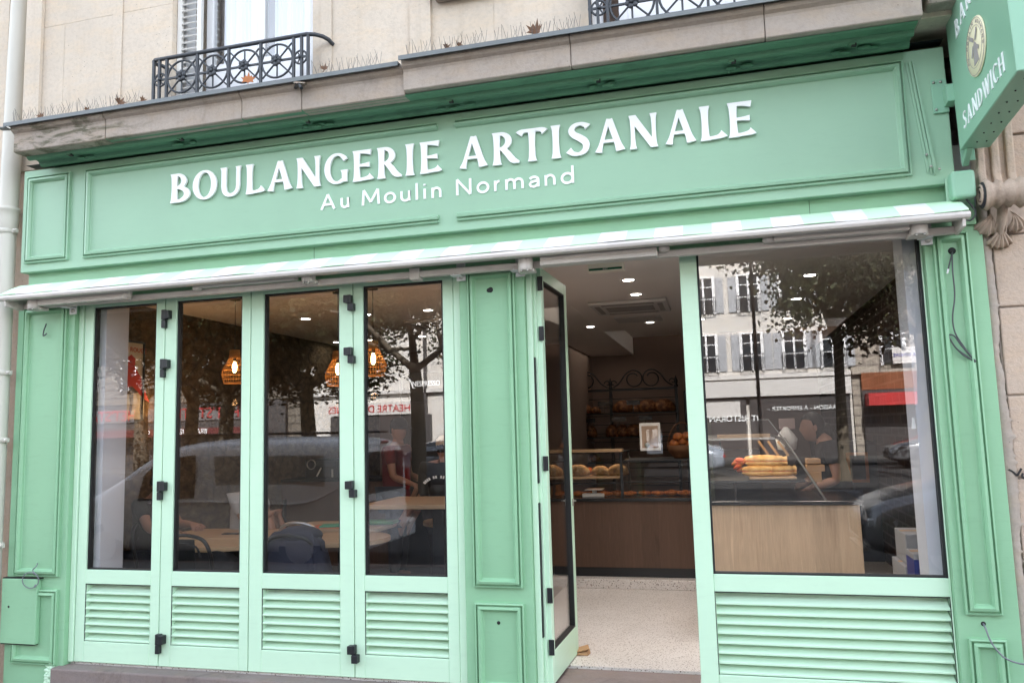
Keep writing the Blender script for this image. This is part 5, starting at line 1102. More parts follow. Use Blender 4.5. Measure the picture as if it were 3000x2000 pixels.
# ================================================================== cafe side (left): tables, chairs, bar
def table(cx, cy, rx, ry, z, label, round_=True, leg=True, th=.035):
    t = thing('cafe_table', label, 'table', (cx, cy, .2))
    n_ = 40; k = 2.0 if round_ else 6.0
    pts = [(cx+rx*abs(math.cos(a))**(2/k)*math.copysign(1, math.cos(a)), cy+ry*abs(math.sin(a))**(2/k)*math.copysign(1, math.sin(a))) for a in [2*math.pi*i/n_ for i in range(n_)]]
    MB().prism(pts, z-th, z, 'Z').build('tabletop', M['tablewood'], t, bevel=.004)
    m = MB(); m.box(cx-.03, cx+.03, cy-.03, cy+.03, .23, z-th).xbox((cx, cy, .215), (.45, .45, .02)).xbox((cx, cy, z-th-.01), (.3, .3, .018)); m.build('pedestal', M['blackmetal'], t, bevel=.003); return t
table(-3.80, .62, .33, .26, .95, 'round oak cafe table just behind the second folding window')
table(-4.00, 1.15, .60, .30, .952, 'long oak cafe table where two people sit', False)
table(-2.95, .98, .38, .34, .95, 'round oak cafe table partly behind the dark jacket')
table(-3.35, 1.75, .45, .28, .951, 'oak cafe table with green folders on it, further back', False)
table(-2.35, 2.15, .36, .34, .95, 'low round oak table under the high table')
ht = thing('high_table', 'thick oak high table on a black frame behind the fourth folding window', 'high table', (-2.4, 1.6, .2))
MB().box(-2.93, -1.75, 1.25, 2.05, 1.135, 1.172).build('tabletop', M['tablewood'], ht, bevel=.004)
for x in (-2.38, -1.95): MB().box(x-.05, x+.05, 1.6, 1.7,  .23, 1.134).box(x-.20, x+.20, 1.45, 1.85, .2, .228).build('leg', M['blackmetal'], ht, bevel=.003)
MB().box(-2.6, -1.8, 1.62, 1.68, 1.09, 1.134).build('rail', M['blackmetal'], ht)
def chair(x, y, rz, mat, label):
    t = thing('metal_chair', label, 'chair', (0, 0, 0), 'metal cafe chairs')
    m = MB(); m.prism([(-.19, -.19), (.19, -.19), (.20, .18), (-.20, .18)], .44, .455, 'Z').build('seat', M[mat], t, bevel=.008, seg=2, world=False)
    for sx, sy in ((-1, -1), (1, -1), (-1, 1), (1, 1)): MB().tube([(sx*.17, sy*.16, .44), (sx*.215, sy*.215, 0)], [.018, .012], 6).build('leg', M[mat], t, world=False)
    b = MB(); pts = [(-.19, .18, .45), (-.21, .21, .62), (-.205, .235, .74), (-.15, .25, .83), (0, .26, .86), (.15, .25, .83), (.205, .235, .74), (.21, .21, .62), (.19, .18, .45)]
    b.tube(spline(pts, 4), .014, 8)
    b.tube(spline([(-.13, .235, .70), (-.1, .245, .775), (0, .25, .80), (.1, .245, .775), (.13, .235, .70)], 4), .008, 6)
    b.box(-.05, .05, .205, .212, .46, .80) if False else b.add([(-.07, .19, .455), (.07, .19, .455), (.09, .25, .83), (-.09, .25, .83), (-.07, .196, .455), (.07, .196, .455), (.09, .256, .83), (-.09, .256, .83)], [(0, 1, 2, 3), (4, 7, 6, 5), (0, 4, 5, 1), (1, 5, 6, 2), (2, 6, 7, 3), (3, 7, 4, 0)])
    b.build('backrest', M[mat], t, world=False); t.location = (x, y, .2); t.rotation_euler = (0, 0, rz); return t
M['chairdark'] = plain('dark_chair_metal', (.02, .022, .026), .4, .6); M['galv'] = plain('galvanised', (.5, .52, .55), .3, 1)
chair(-3.83, .47, math.pi, 'chairdark', 'black metal chair backed against the second folding window'); chair(-3.0, .50, math.pi, 'chairdark', 'black metal chair carrying a dark jacket')
chair(-3.30, 1.22, R(170), 'galv', 'bright galvanised chair at the round table'); chair(-4.7, 1.2, R(90), 'chairdark', 'black metal chair of the person at the left'); chair(-4.15, 1.62, R(10), 'chairdark', 'black metal chair of the person in white')
# jacket over the chair: draped shell with folds
M['jacket'] = paint('navy_jacket', (.018, .02, .035), .85, .3, .4); M['blackcloth'] = paint('black_cloth', (.012, .012, .014), .9, .3, .4)
def drape(name, cx, cy, z1, z0, w0, w1, dep, mat, label, cat, seed):
    rd = random.Random(seed); nu, nv = 48, 16; vs = []
    for j in range(nv+1):
        t_ = j/nv; z = z1+(z0-z1)*t_; hw = (w0+(w1-w0)*t_)/2*(1 if j else .86); dd = dep*(.4+.6*min(1, t_*3))
        for i in range(nu):
            a = 2*math.pi*i/nu; f = 1+.07*math.sin(a*7+seed)*t_+.04*math.sin(a*13+j*.5)
            c_, s_ = math.cos(a), math.sin(a); vs.append((cx+hw*f*math.copysign(abs(c_)**.6, c_), cy+dd*f*math.copysign(abs(s_)**.8, s_), z-.05*(abs(c_)**2)*(1-t_)+.008*math.sin(a*5+j)))
    m = MB(); m.add(vs, [(j*nu+i, j*nu+(i+1) % nu, (j+1)*nu+(i+1) % nu, (j+1)*nu+i) for j in range(nv) for i in range(nu)]+[tuple(range(nu))], True)
    return tag(m.build(name, M[mat]), label, cat)
j_ = drape('jacket', -2.98, .30, 1.09, .45, .44, .62, .10, 'jacket', 'dark navy hooded jacket hung over a chair back behind the third folding window', 'jacket', 1)
m_ = MB(); m_.ball((-2.95, .33, 1.05), (.17, .10, .07), 16, 10).tube([(-3.19, .27, .95), (-3.25, .26, .75), (-3.24, .27, .55)], [.06, .07, .06], 10).tube([(-2.77, .27, .95), (-2.72, .26, .75), (-2.70, .27, .5)], [.06, .07, .06], 10); h_ = m_.build('hood_and_sleeves', M['jacket']); h_.parent = j_
drape('coat', -3.78, .42, .93, .42, .50, .66, .12, 'blackcloth', 'black coat heaped on the chair behind the second folding window', 'coat', 5)
# small things on the tables
def slab(name, c, sz, rz, mat, label, cat, tilt=0): return tag(MB().xbox(c, sz, (tilt, 0, rz)).build(name, mat, bevel=.002), label, cat)
slab('phone', (-4.02, 1.08, .957), (.15, .07, .008), .1, M['blacktop'], 'black phone lying on the long cafe table', 'phone')
slab('green_folder', (-3.33, 1.62, .962), (.28, .20, .012), .3, plain('green_card', (.02, .30, .18), .5), 'pale green folder on the table behind the jacket', 'folder')
slab('orange_folder', (-3.34, 1.60, .954), (.42, .24, .005), .1, plain('orange_card', (.5, .10, .03), .5), 'orange folder under the green one', 'folder')
m_ = MB(); m_.xbox((-3.0, 1.75, .975), (.34, .16, .03), (0, 0, .05)); tag(m_.build('green_tray', plain('green_tray', (.02, .22, .05), .4), bevel=.012), 'bright green tray at the back of the same table', 'tray')
# coffee bar at the back left
CB = thing('coffee_bar', 'tall brown coffee bar at the back of the cafe side', 'bar counter', (-3.4, 3.9, .2))
a, b = PY(818, 1412, 3.8), PY(1080, 1520, 3.8)
MB().box(a.x, -1.75, 3.8, 4.4, .2, a.z).build('front', M['counterwood_dim'], CB); MB().box(a.x-.02, -1.72, 3.78, 4.42, a.z+.001, a.z+.035).build('worktop', M['blacktop'], CB)
cm = thing('coffee_machine', 'dark coffee machine with a round dial on the brown bar', 'coffee machine', (-4.2, 4.0, a.z+.036))
c0, c1 = PY(905, 1345, 3.9), PY(985, 1410, 3.9)
MB().box(c0.x-.05, c1.x+.05, 3.9, 4.3, a.z+.036, c0.z).box(c0.x-.02, c1.x+.02, 3.86, 3.9, c0.z-.10, c0.z-.02).build('body', M['blackmetal'], cm, bevel=.01)
MB().tube([(c0.x+.06+.055*math.cos(k*math.pi/12), 3.85, c0.z-.06+.055*math.sin(k*math.pi/12)) for k in range(24)], .008, 6, closed=True).build('dial', M['steel'], cm)
MB().tube([(c1.x-.02, 3.84, c0.z-.12), (c1.x-.02, 3.84, a.z+.05)], .012, 8).tube([(c0.x+.2, 3.84, c0.z-.1), (c0.x+.16, 3.80, c0.z-.2)], .01, 8).build('steam_pipe', M['steel'], cm)
ns = thing('coffee_vending_tower', 'tall black coffee tower with a white word across its top', 'coffee machine', (-2.9, 3.4, .2))
a, b = PY(1172, 1092, 3.4), PY(1335, 1300, 3.4)
MB().box(a.x, b.x, 3.4, 3.9, .2, a.z).box(a.x+.02, b.x-.02, 3.385, 3.399, .3, a.z-.33).build('body', M['blackmetal'], ns, bevel=.008)
a, b = PY(1193, 1123, 3.37), PY(1300, 1123, 3.37)
M['backlit'] = emis('backlit_letter', (1, .97, .95), .13)
text('lettering', 'NESPRESSO', M['backlit'], ns, ((a.x+b.x)/2, 3.392, a.z-.01), .082, ext=.003, sx=(b.x-a.x)/.545)
m_ = MB(); m_.ribbon([(a.x-.01, a.z+.05), (a.x+.02, a.z+.045), (a.x+.04, a.z+.01), (a.x+.06, a.z-.05), (a.x+.09, a.z-.055)], [.004, .014, .012, .012, .003], 3.384, 3.392); m_.build('logo_swoosh', M['backlit'], ns)
# cables on the facade -----------------------------------------------------
def cable(pts, r, mat, label, name='cable', tipw=None):
    t = MB().tube(spline(pts, 5), r, 6).build(name, mat); tag(t, label, 'cable')
    if tipw: c_ = MB().tube([pts[-1], tipw], r*1.15, 6).build('white_tip', M['white_up']); c_.parent = t
    return t
cz = lambda x, y, Y=-.075: tuple(PY(2000+x/2.351, 667+y/2.351, Y))
q = [cz(1855, 165, -.045), cz(1860, 300), cz(1872, 420), cz(1872, 500), cz(1860, 600), cz(1865, 680), cz(1890, 750), cz(1960, 850), cz(2015, 925), cz(1960, 885), cz(1890, 835), cz(1850, 780), cz(1832, 740), cz(1870, 745), cz(1920, 810), cz(1990, 890), cz(2018, 920), cz(1940, 880), cz(1885, 830)]
cable(q, .0042, M['cable'], 'dark cable with a coil hanging down the narrow pilaster by the shop window')
cable([cz(1860, 165, -.045), cz(1850, 200), cz(1835, 260), cz(1830, 285)], .0042, M['cable'], 'short cable end with a white tip, under the awning beside the long cable', tipw=cz(1822, 315))
m_ = MB(); p = cz(1855, 160, -.0515); m_.lathe(p, [(.001, 0), (.020, 0), (.020, .001), (.001, .001)], 14, 'Y'); m_.build('cable_hole', M['gasket'], tr_)
m_ = MB(); p = PY(2881, 1826, -.0515); m_.lathe(tuple(p), [(.001, 0), (.012, 0), (.012, .001), (.001, .001)], 14, 'Y'); m_.build('cable_hole', M['gasket'], tr_)
cr2 = lambda x, y, Y: tuple(PY(2000+x/2.351, 1333+y/2.351, Y))
cable([cr2(2070, 1158, -.05), cr2(2090, 1200, -.09), cr2(2115, 1265, -.10), cr2(2160, 1335, -.11), cr2(2230, 1400, -.12), cr2(2350, 1438, -.14), cr2(2500, 1440, -.16)], .0045, M['cablegrey'], 'grey cable hanging from a hole low in the narrow pilaster')
cl_ = lambda x, y, Y=-.075: tuple(PY(x/2.351, 667+y/2.351, Y))
cable([cl_(318, 662, -.05), cl_(312, 680), cl_(303, 705), cl_(297, 740), cl_(305, 742), cl_(322, 728)], .005, M['cable'], 'short bent black cable stub high on the pilaster beside the drainpipe')
c7 = lambda x, y, Y=-.10: tuple(PY(x/2.351, 1333+y/2.351, Y))
ring = [c7(210+56*math.cos(a*.42), 860+54*math.sin(a*.42), -.10-.002*(a % 5)) for a in range(-2, 48)]
cable([c7(258, 742, -.055), c7(250, 765), c7(225, 790)]+ring+[c7(245, 890), c7(235, 905)], .0035, M['cablegrey'], 'grey cable coiled in a ring on the service hatch')
jb = thing('junction_box', 'green painted plastic junction box under the projecting sign', 'junction box', (1.31, -.15, 2.98))
MB().box(1.258, 1.375, -.215, -.131, 2.915, 3.068).build('box', M['signpaint'], jb, bevel=.018, seg=3); MB().box(1.245, 1.36, -.150, -.1305, 2.91, 3.05).build('back_plate', M['board'], jb, bevel=.004)
cable([(1.33, -.17, 2.92), (1.36, -.17, 2.87), (1.37, -.17, 2.83), (1.34, -.16, 2.80), (1.31, -.16, 2.83)], .005, M['cable'], 'thin black cable looping below the junction box')
m_ = MB(); rd = random.Random(6)
for k in range(26): m_.ball((PY(150+rd.uniform(-14, 10), 1980, -.055).x, -.055, .06+k*.005+rd.uniform(0, .01)), (rd.uniform(.01, .03), .015, rd.uniform(.01, .02)), 8, 6)
tag(m_.build('foam_filler', M['frame']), 'lumpy pale green filler at the end of the stone sill', 'filler')
# ================================================================== street behind the camera, seen in the glass
M['white_car'] = paint('white_car_paint', (.62, .62, .64), .25, .02, 0, spec=.6); M['grey_car'] = plain('dark_car_paint', (.22, .225, .24), .2, .45, .7); M['blue_car'] = plain('silver_blue_car_paint', (.30, .34, .40), .22, .4, .6)
M['carglass'] = plain('car_glass', (.012, .014, .016), .08, 0, .8); M['tyre'] = plain('tyre_rubber', (.015, .015, .015), .8); M['lampglass'] = plain('headlamp', (.55, .58, .62), .1, .3, .8); M['redlamp'] = plain('tail_lamp', (.25, .01, .01), .25)
def vehicle(name, label, cat, mat, st, wheels, wins, origin, sgn, extra=None, yc=0, group=None):
    """st: stations (x, half width, z bottom, z belt, z top, half width at top); x grows to the front; sgn=-1 faces -X"""
    t = thing(name, label, cat, origin, group)
    def sect(s_):
        x, w_, zb, zm, zt, wt = s_
        return [(x, -w_*.92, zb), (x, -w_, zb+.15), (x, -w_*1.0, zm), (x, -(w_*.25+wt*.75), zm+(zt-zm)*.7 if zt-zm > .1 else zm+(zt-zm)*.5), (x, -wt*.86, zt-.02), (x, 0, zt), (x, wt*.86, zt-.02), (x, (w_*.25+wt*.75), zm+(zt-zm)*.7 if zt-zm > .1 else zm+(zt-zm)*.5), (x, w_*1.0, zm), (x, w_, zb+.15), (x, w_*.92, zb)]
    P = [sect(s_) for s_ in st]; n_ = 11; vs = [p for q in P for p in q]
    fs = [(i*n_+k, i*n_+(k+1) % n_, (i+1)*n_+(k+1) % n_, (i+1)*n_+k) for i in range(len(P)-1) for k in range(n_)]+[tuple(range(n_)), tuple(range((len(P)-1)*n_+n_-1, (len(P)-1)*n_-1, -1))]
    f = lambda p: (p[0]*sgn, p[1], p[2])
    b = MB(); b.add([f(p) for p in vs], fs, True); bo = b.build('body', mat, t, world=False)
    sm = bo.modifiers.new('sub', 'SUBSURF'); sm.levels = 1; sm.render_levels = 2
    for x, r in wheels:
        for s_ in (-1, 1):
            wv = MB(); w_ = st[1][1]; wv.lathe((x*sgn, s_*(w_-.12), r), [(.001, -.1), (r*.98, -.1), (r, -.07), (r, .07), (r*.98, .1), (.001, .1)], 28, 'Y'); wo = wv.build('wheel', M['tyre'], t, world=False)
            MB().lathe((x*sgn, s_*(w_-.10)+s_*.085, r), [(.001, -.005), (r*.62, -.005), (r*.66, .0), (r*.62, .005), (.001, .005)], 24, 'Y').build('rim', M['steel'], wo, world=False)
    for nm, mt, poly, ys in wins:
        for s_ in (-1, 1):
            m = MB(); m.prism([(p[0]*sgn, p[1]) for p in poly], s_*ys, s_*(ys-.05), 'Y'); m.build(nm, mt, t, bevel=.01, world=False)
    if extra: extra(t, f)
    return t
van_st = [(0, .93, .30, 1.0, 1.72, .78), (.03, .97, .22, 1.0, 1.80, .84), (.5, .98, .2, 1.0, 1.86, .86), (2.0, .98, .2, 1.0, 1.88, .87), (3.0, .98, .2, 1.0, 1.84, .84), (3.5, .98, .2, 1.0, 1.70, .80), (4.05, .96, .2, 1.0, 1.28, .80), (4.6, .93, .22, .85, 1.02, .78), (4.9, .86, .25, .70, .84, .65), (4.98, .70, .3, .6, .7, .5)]
def van_extra(t, f):
    w_ = MB(); w_.xbox(f((-.012, 0, 1.32)), (.03, 1.36, .60)); w_.build('rear_window', M['carglass'], t, bevel=.03, world=False)
    for s_ in (-1, 1): MB().xbox(f((-.0, s_*.90, 1.05)), (.06, .09, .55)).build('tail_lamp', M['redlamp'], t, bevel=.02, world=False)
    MB().xbox(f((-.02, 0, 1.75)), (.05, .22, .05)).build('brake_lamp', M['redlamp'], t, bevel=.02, world=False)
    MB().xbox(f((-.05, 0, .42)), (.16, 1.86, .26)).build('bumper', M['white_car'], t, bevel=.04, seg=2, world=False)
    for s_ in (-1, 1): MB().tube([f((.3, s_*.80, 1.90)), f((2.9, s_*.80, 1.93))], .02, 6).build('roof_rail', M['blackmetal'], t, world=False)
    for s_ in (-1, 1):
        MB().tube(spline([f((.55, s_*.985, 1.0)), f((1.0, s_*.99, .93)), f((2.4, s_*.99, .97)), f((3.3, s_*.99, .95))], 5), .020, 6).tube(spline([f((.15, s_*.93, 1.60)), f((.20, s_*.97, 1.2)), f((.55, s_*.99, 1.0))], 5), .012, 6).build('side_crease', M['white_car'], t, world=False)
    MB().xbox(f((-.02, .45, .90)), (.03, .16, .05)).build('handle', M['blackmetal'], t, bevel=.01, world=False)
van_w = [('side_window', M['carglass'], [(2.55, 1.02), (3.52, .98), (3.42, 1.35), (3.15, 1.58), (2.55, 1.64)], .975), ('side_window', plain('panel_shade', (.30, .28, .27), .3), [(.45, 1.05), (2.2, 1.05), (2.25, 1.62), (.5, 1.6)], .945)]
van = vehicle('parked_van', 'white panel van parked at the kerb, mirrored in the folding windows', 'van', M['white_car'], van_st, [(.85, .33), (4.1, .33)], van_w, (-4.92, -6.1, -.12), -1, van_extra)
car_st = [(0, .70, .35, .62, .80, .55), (.08, .82, .25, .7, .92, .66), (.6, .89, .2, .78, 1.02, .72), (1.1, .91, .2, .82, 1.34, .62), (1.6, .91, .2, .82, 1.45, .60), (2.4, .91, .2, .82, 1.47, .60), (2.9, .91, .2, .82, 1.32, .62), (3.4, .91, .2, .80, 1.00, .74), (4.0, .88, .2, .74, .92, .72), (4.4, .80, .24, .66, .80, .62), (4.52, .60, .32, .55, .66, .45)]
car_w = [('side_window', M['carglass'], [(.95, .90), (2.0, .88), (2.0, 1.32), (1.3, 1.26)], .80), ('side_window', M['carglass'], [(2.06, .88), (3.1, .88), (2.75, 1.16), (2.45, 1.30), (2.06, 1.33)], .80)]
def car_extra(t, f):
    for s_ in (-1, 1):
        MB().xbox(f((4.28, s_*.66, .66)), (.36, .22, .11), (0, 0, s_*.5)).build('headlight', M['lampglass'], t, bevel=.03, seg=2, world=False)
        MB().xbox(f((.04, s_*.62, .72)), (.10, .26, .12)).build('tail_lamp', M['redlamp'], t, bevel=.03, world=False)
        MB().xbox(f((2.95, s_*.98, .95)), (.14, .14, .10)).build('mirror', M['blackmetal'], t, bevel=.03, world=False)
    MB().xbox(f((4.50, 0, .55)), (.06, .80, .22)).build('grille', M['blackmetal'], t, bevel=.02, world=False)
    MB().tube([f((4.54, -.42, .66)), f((4.54, -.40, .44)), f((4.54, .40, .44)), f((4.54, .42, .66))], .012, 6).xbox(f((4.50, 0, .32)), (.08, 1.0, .03)).build('chrome_trim', M['steel'], t, world=False)
dk = vehicle('parked_car', 'dark grey car parked at the kerb, its nose mirrored in the right shop window', 'car', M['grey_car'], [tuple([s_[0]]+[s_[1]]+[a*1.12 for a in s_[2:5]]+[s_[5]]) for s_ in car_st], [(.85, .34), (3.65, .34)], car_w, (1.55+4.52, -6.1, -.12), -1, car_extra, group='parked cars')
def dupe(label, loc, mat, flip=False):
    c = copy_tree(dk, None, loc, label)
    for ch in c.children:
        if ch.name.startswith('body'): ch.data = ch.data.copy(); ch.data.materials[0] = mat
    if flip: c.rotation_euler = (0, 0, math.pi)
    return c
dupe('silver blue car passing on the far side of the road, mirrored beside the van', (-10.5, -19.0, -.12), M['blue_car'], True)
dupe('pale car on the far lane, mirrored low in the large shop window', (.0, -25.0, -.12), M['blue_car'])
dupe('dark car parked across the road, mirrored in the large shop window', (10.6, -29.0, -.12), M['grey_car'])
# ---- buildings across the boulevard
M['plaster'] = stone('white_render', (.60, .575, .545), grime=.1, sc=.3, bmp=.1); M['ashlar'] = brick('ashlar_front', (.36, .32, .27), (.33, .29, .245), (.2, .17, .15), bw=1.4, rh=.5); M['ashlar_shaded'] = brick('shaded_ashlar_front', (.17, .15, .125), (.15, .13, .11), (.08, .07, .06), bw=1.4, rh=.5); M['darkshop'] = plain('dark_shopfront', (.05, .045, .045), .4)  # the darker ashlar copy has the trees' shade in its colour
M['redcloth'] = paint('red_awning', (.40, .025, .025), .7, .1, 0); M['orangefront'] = paint('orange_front', (.17, .055, .018), .5, .15, 0); M['bandwhite'] = plain('white_band', (.52, .50, .48), .6); M['roomdark'] = plain('dark_glazing', (.03, .035, .04), .1)
YF = -38.0; M['farshutter'] = plain('grey_shutter', (.33, .34, .36), .6)
def window_far(h=2.1, w=1.15, shut=True, bal=True):
    m = MB(); m.box(-w/2, w/2, -.02, .04, 0, h)
    d = m; sh = MB()
    fr = MB(); fr.box(-w/2-.08, -w/2, .0, .12, -.05, h+.08).box(w/2, w/2+.08, .0, .12, -.05, h+.08).box(-w/2, w/2, .0, .12, h, h+.08).box(-.05, .05, .04, .10, 0, h)
    for s_ in (-1, 1): fr.box(s_*w/2, s_*(w/2-.07), .04, .10, 0, h)
    for z in (.75, 1.4): fr.box(-w/2, w/2, .04, .08, z, z+.04)
    if shut:
        for s_ in (-1, 1): sh.box(s_*(w/2+.1), s_*(w/2+.50), .02, .07, 0, h)
    rl = MB()
    if bal:
        rl.box(-w/2-.1, w/2+.1, .30, .33, .80, .84).box(-w/2-.1, w/2+.1, .30, .33, .06, .09)
        for k in range(15): x = -w/2-.08+(w+.16)*k/14; rl.box(x-.012, x+.012, .30, .325, .06, .84)
    return d, fr, rl, sh
PD = {}
def add_window(parent, x, z, shut, bal):
    key = (shut, bal)
    if key not in PD:
        d, fr, rl, sh = window_far(h=1.9, w=1.05, shut=shut, bal=bal)
        a = d.build('window', M['roomdark'], parent, world=False); b_ = fr.build('window_frame', M['white_up'], a, world=False)
        if shut: sh.build('shutter', M['farshutter'], a, world=False)
        if bal: rl.build('balcony_rail', M['blackmetal'], a, world=False)
        PD[key] = a; o = a
    else:
        o = copy_tree(PD[key], parent)
    o.location = (x, .001, z); o.parent = parent
def front(name, label, x0, x1, h, mat, xs, zs, shut=True, bal=True, parts=()):
    t = thing(name, label, 'building', ((x0+x1)/2, YF, 0), 'buildings across the street'); c = (x0+x1)/2
    MB().box(x0, x1, YF-8, YF, -.1, h).build('wall', mat, t)
    MB().box(x0, x1, YF, YF+.25, 4.05, 4.25).box(x0, x1, YF, YF+.5, h-.4, h).build('cornice', M['bandwhite'] if mat is M['plaster'] else mat, t)
    for z in zs:
        for x in xs: add_window(t, x-c, z, shut, bal)
    for nm, m_, boxes in parts:
        q = MB()
        for b_ in boxes: q.box(*b_)
        q.build(nm, m_, t)
    return t
F = YF
b1 = front('far_building', 'white rendered apartment house with shutters, mirrored in the large shop window', -4.6, 6.35, 16, M['plaster'], (-3.1, -.65, 1.65, 3.75, 5.6), (4.5, 7.6, 10.8), parts=(
    ('shopfront', M['darkshop'], [(-4.4, 1.2, F, F+.3, 0, 3.1), (1.4, 6.2, F, F+.3, 0, 3.1)]), ('fascia', M['bandwhite'], [(-4.5, 6.3, F, F+.45, 3.12, 3.95)]), ('glazed_bay', M['bandwhite'], [(-1.0, .9, F+.3, F+.34, 2.1, 2.9), (-4.2, -3.9, F+.3, F+.34, .2, 3.0)])))
text('sign_lettering', 'IT RISTORANTE', M['white'], b1, (.3, F+.36, 2.0), .42, rot=(R(90), 0, R(180)), ext=.01)
text('sign_lettering', 'LIVRAISON - À EMPORTER -', M['white'], b1, (4.1, F+.36, 2.45), .30, rot=(R(90), 0, R(180)), ext=.01)
b2 = front('far_building', 'stone building with a red awning under an orange bar front', 6.4, 16, 16, M['ashlar'], (8.4, 11.5, 14.5), (4.5, 7.6, 10.8), False, True, parts=(('bar_front', M['orangefront'], [(6.8, 15.6, F, F+.3, 3.25, 4.1)]), ('shopfront', M['darkshop'], [(6.8, 15.6, F, F+.28, .0, 3.24)]), ('awning', M['redcloth'], [(6.9, 15.5, F+.3, F+1.4, 2.45, 3.05)]), ('sale_board', M['bandwhite'], [(8.3, 9.4, F+.34, F+.38, 4.5, 5.3)])))
text('sign_lettering', 'À VENDRE', plain('board_blue', (.05, .05, .3), .5), b2, (8.85, F+.40, 4.9), .22, rot=(R(90), 0, R(180)), ext=.01)
b3 = front('far_building', 'pale stone theatre front with a long red lettered banner, mirrored in the fourth folding window', -24.5, -13.0, 15, M['plaster'], (-23, -14.5), (5.2, 8.6), False, False, parts=(('entrance', M['darkshop'], [(-22.5, -16.2, F, F+.3, 0, 2.8)]), ('banner', M['bandwhite'], [(-22.5, -17.0, F, F+.4, 2.85, 3.55)]), ('wall_pipe', M['darkshop'], [(-16.6, -16.45, F, F+.25, 0, 13), (-15.4, -15.25, F, F+.25, 0, 13)])))
text('sign_lettering', 'THEATRE DES 2 ANES', M['redcloth'], b3, (-19.8, F+.42, 3.18), .58, rot=(R(90), 0, R(180)), ext=.01)
b4 = front('far_building', 'brown stone brasserie house with a red awning, mirrored in the left folding windows', -45, -24.6, 16, M['ashlar_shaded'], (-43, -40, -37, -34, -31, -28, -26), (5.0, 8.3, 11.4), False, True, parts=(('shopfront', M['darkshop'], [(-44, -25.5, F, F+.3, 0, 4.0)]), ('fascia', plain('shaded_fascia', (.13, .12, .12), .6), [(-43, -27, F+.3, F+.4, 2.9, 3.7)]), ('awning', plain('shaded_red', (.10, .014, .014), .7), [(-43, -27, F+.3, F+1.5, 1.95, 2.4)])))  # fascia and awning colours are darkened to carry the same tree shade
text('sign_lettering', "HET'STATION", M['redcloth'], b4, (-31.5, F+.42, 3.3), .95, rot=(R(90), 0, R(180)), ext=.01); text('sign_lettering', "HET'STATION", M['redcloth'], b4, (-39, F+.42, 3.3), .95, rot=(R(90), 0, R(180)), ext=.01)
text('awning_lettering', 'BRASSERIE', M['white'], b4, (-31, F+1.53, 2.2), .42, rot=(R(90), 0, R(180)), ext=.01); text('awning_lettering', 'CAFE', M['white'], b4, (-34.5, F+1.53, 2.2), .36, rot=(R(90), 0, R(180)), ext=.01); text('awning_lettering', 'BRASSERIE', M['white'], b4, (-39.5, F+1.53, 2.2), .42, rot=(R(90), 0, R(180)), ext=.01)
b5 = front('far_building', 'plain stone house between the theatre and the white apartment house', -12.9, -4.7, 15.5, M['ashlar_shaded'], (-11.4, -8.8, -6.2), (4.9, 8.2, 11.4), True, True, parts=(('shopfront', M['darkshop'], [(-12.5, -5.0, F, F+.3, 0, 3.8)]),))
front('far_building', 'stone house at the far left end of the opposite row', -60, -45.1, 16, M['plaster'], (-58, -55, -52, -49), (5, 8.4, 11.6)); front('far_building', 'stone house at the far right end of the opposite row', 16.1, 34, 16, M['ashlar'], (18, 21, 24, 27, 30), (5, 8.4, 11.6))
# ---- plane trees
M['bark'] = stone('plane_bark', (.13, .11, .085), grime=.4, sc=1.5, bmp=.6)
def leafy():
    m, t, b = base_mat('plane_foliage', (.06, .075, .025), .6, 0, .3); oi = N(t, 'NewGeometry'); cc = ramp(t, oi.outputs['Random Per Island'], [(0, (.018, .026, .01)), (.5, (.032, .042, .014)), (.85, (.05, .05, .018)), (1, (.08, .055, .02))])
    t.links.new(cc, b.inputs['Base Color']); return m
M['foliage'] = leafy()
def make_tree(seed, label, fork):
    rd = random.Random(seed); t = thing('plane_tree', label, 'tree', (0, 0, 0), 'plane trees along the street')
    m = MB(); m.tube([(0, 0, -.1), (.02, .02, .6), (.05, 0, 2), (.1, .05, 3.6), (.05, .1, 4.6)], [.30, .24, .21, .19, .17], 12)
    tips = []
    def limb(p, d, L, r, dep):
        q = p+d*L*.5+Vector((rd.uniform(-.15, .15),)*3)*L*.3; e = p+d*L+Vector((0, 0, L*.1))
        m.tube([p, q, e], [r, r*.8, r*.55], 7)
        if dep == 0: tips.append((e, L)); return
        for k in range(rd.choice((2, 3))): 
            nd = (d+Vector((rd.uniform(-1, 1), rd.uniform(-1, 1), rd.uniform(-.75, .45)))).normalized(); limb(e if k else q, nd, L*rd.uniform(.6, .85), r*.55, dep-1)
    for k in range(fork): a = 2*math.pi*k/fork+rd.uniform(-.4, .4); limb(Vector((.05, .08, rd.uniform(3.3, 4.6))), Vector((math.cos(a)*.7, math.sin(a)*.7, .75)).normalized(), 2.3, .12, 3)
    m.build('trunk', M['bark'], t, world=False)
    c = MB(); vs = []; fs = []
    for (p, L) in tips:
        for k in range(320):
            o = Vector((rd.gauss(0, 1), rd.gauss(0, 1), rd.gauss(0, .8))); o = o*(.52); q = p+o; s_ = rd.uniform(.045, .085)
            mt = Euler((rd.uniform(0, 6.3), rd.uniform(0, 6.3), rd.uniform(0, 6.3))).to_matrix(); b0 = len(vs)
            for x, y in ((0, -1), (.9, -.3), (.55, .35), (0, 1.1), (-.55, .35), (-.9, -.3)): vs.append(q+mt@Vector((x*s_, y*s_, abs(x)*s_*.3)))
            fs.append(tuple(range(b0, b0+6)))
    c.add(vs, fs); c.build('crown', M['foliage'], t, world=False, fix=False); return t
t1 = make_tree(1, 'plane tree with a straight trunk, mirrored in the middle of the large shop window', 5); t1.location = (3.6, -22.0, 0); t1.scale = (.78, .85, 1.16)
t2 = make_tree(2, 'forked plane tree, mirrored at the right side of the large shop window', 4); t2.location = (6.0, -22, 0)
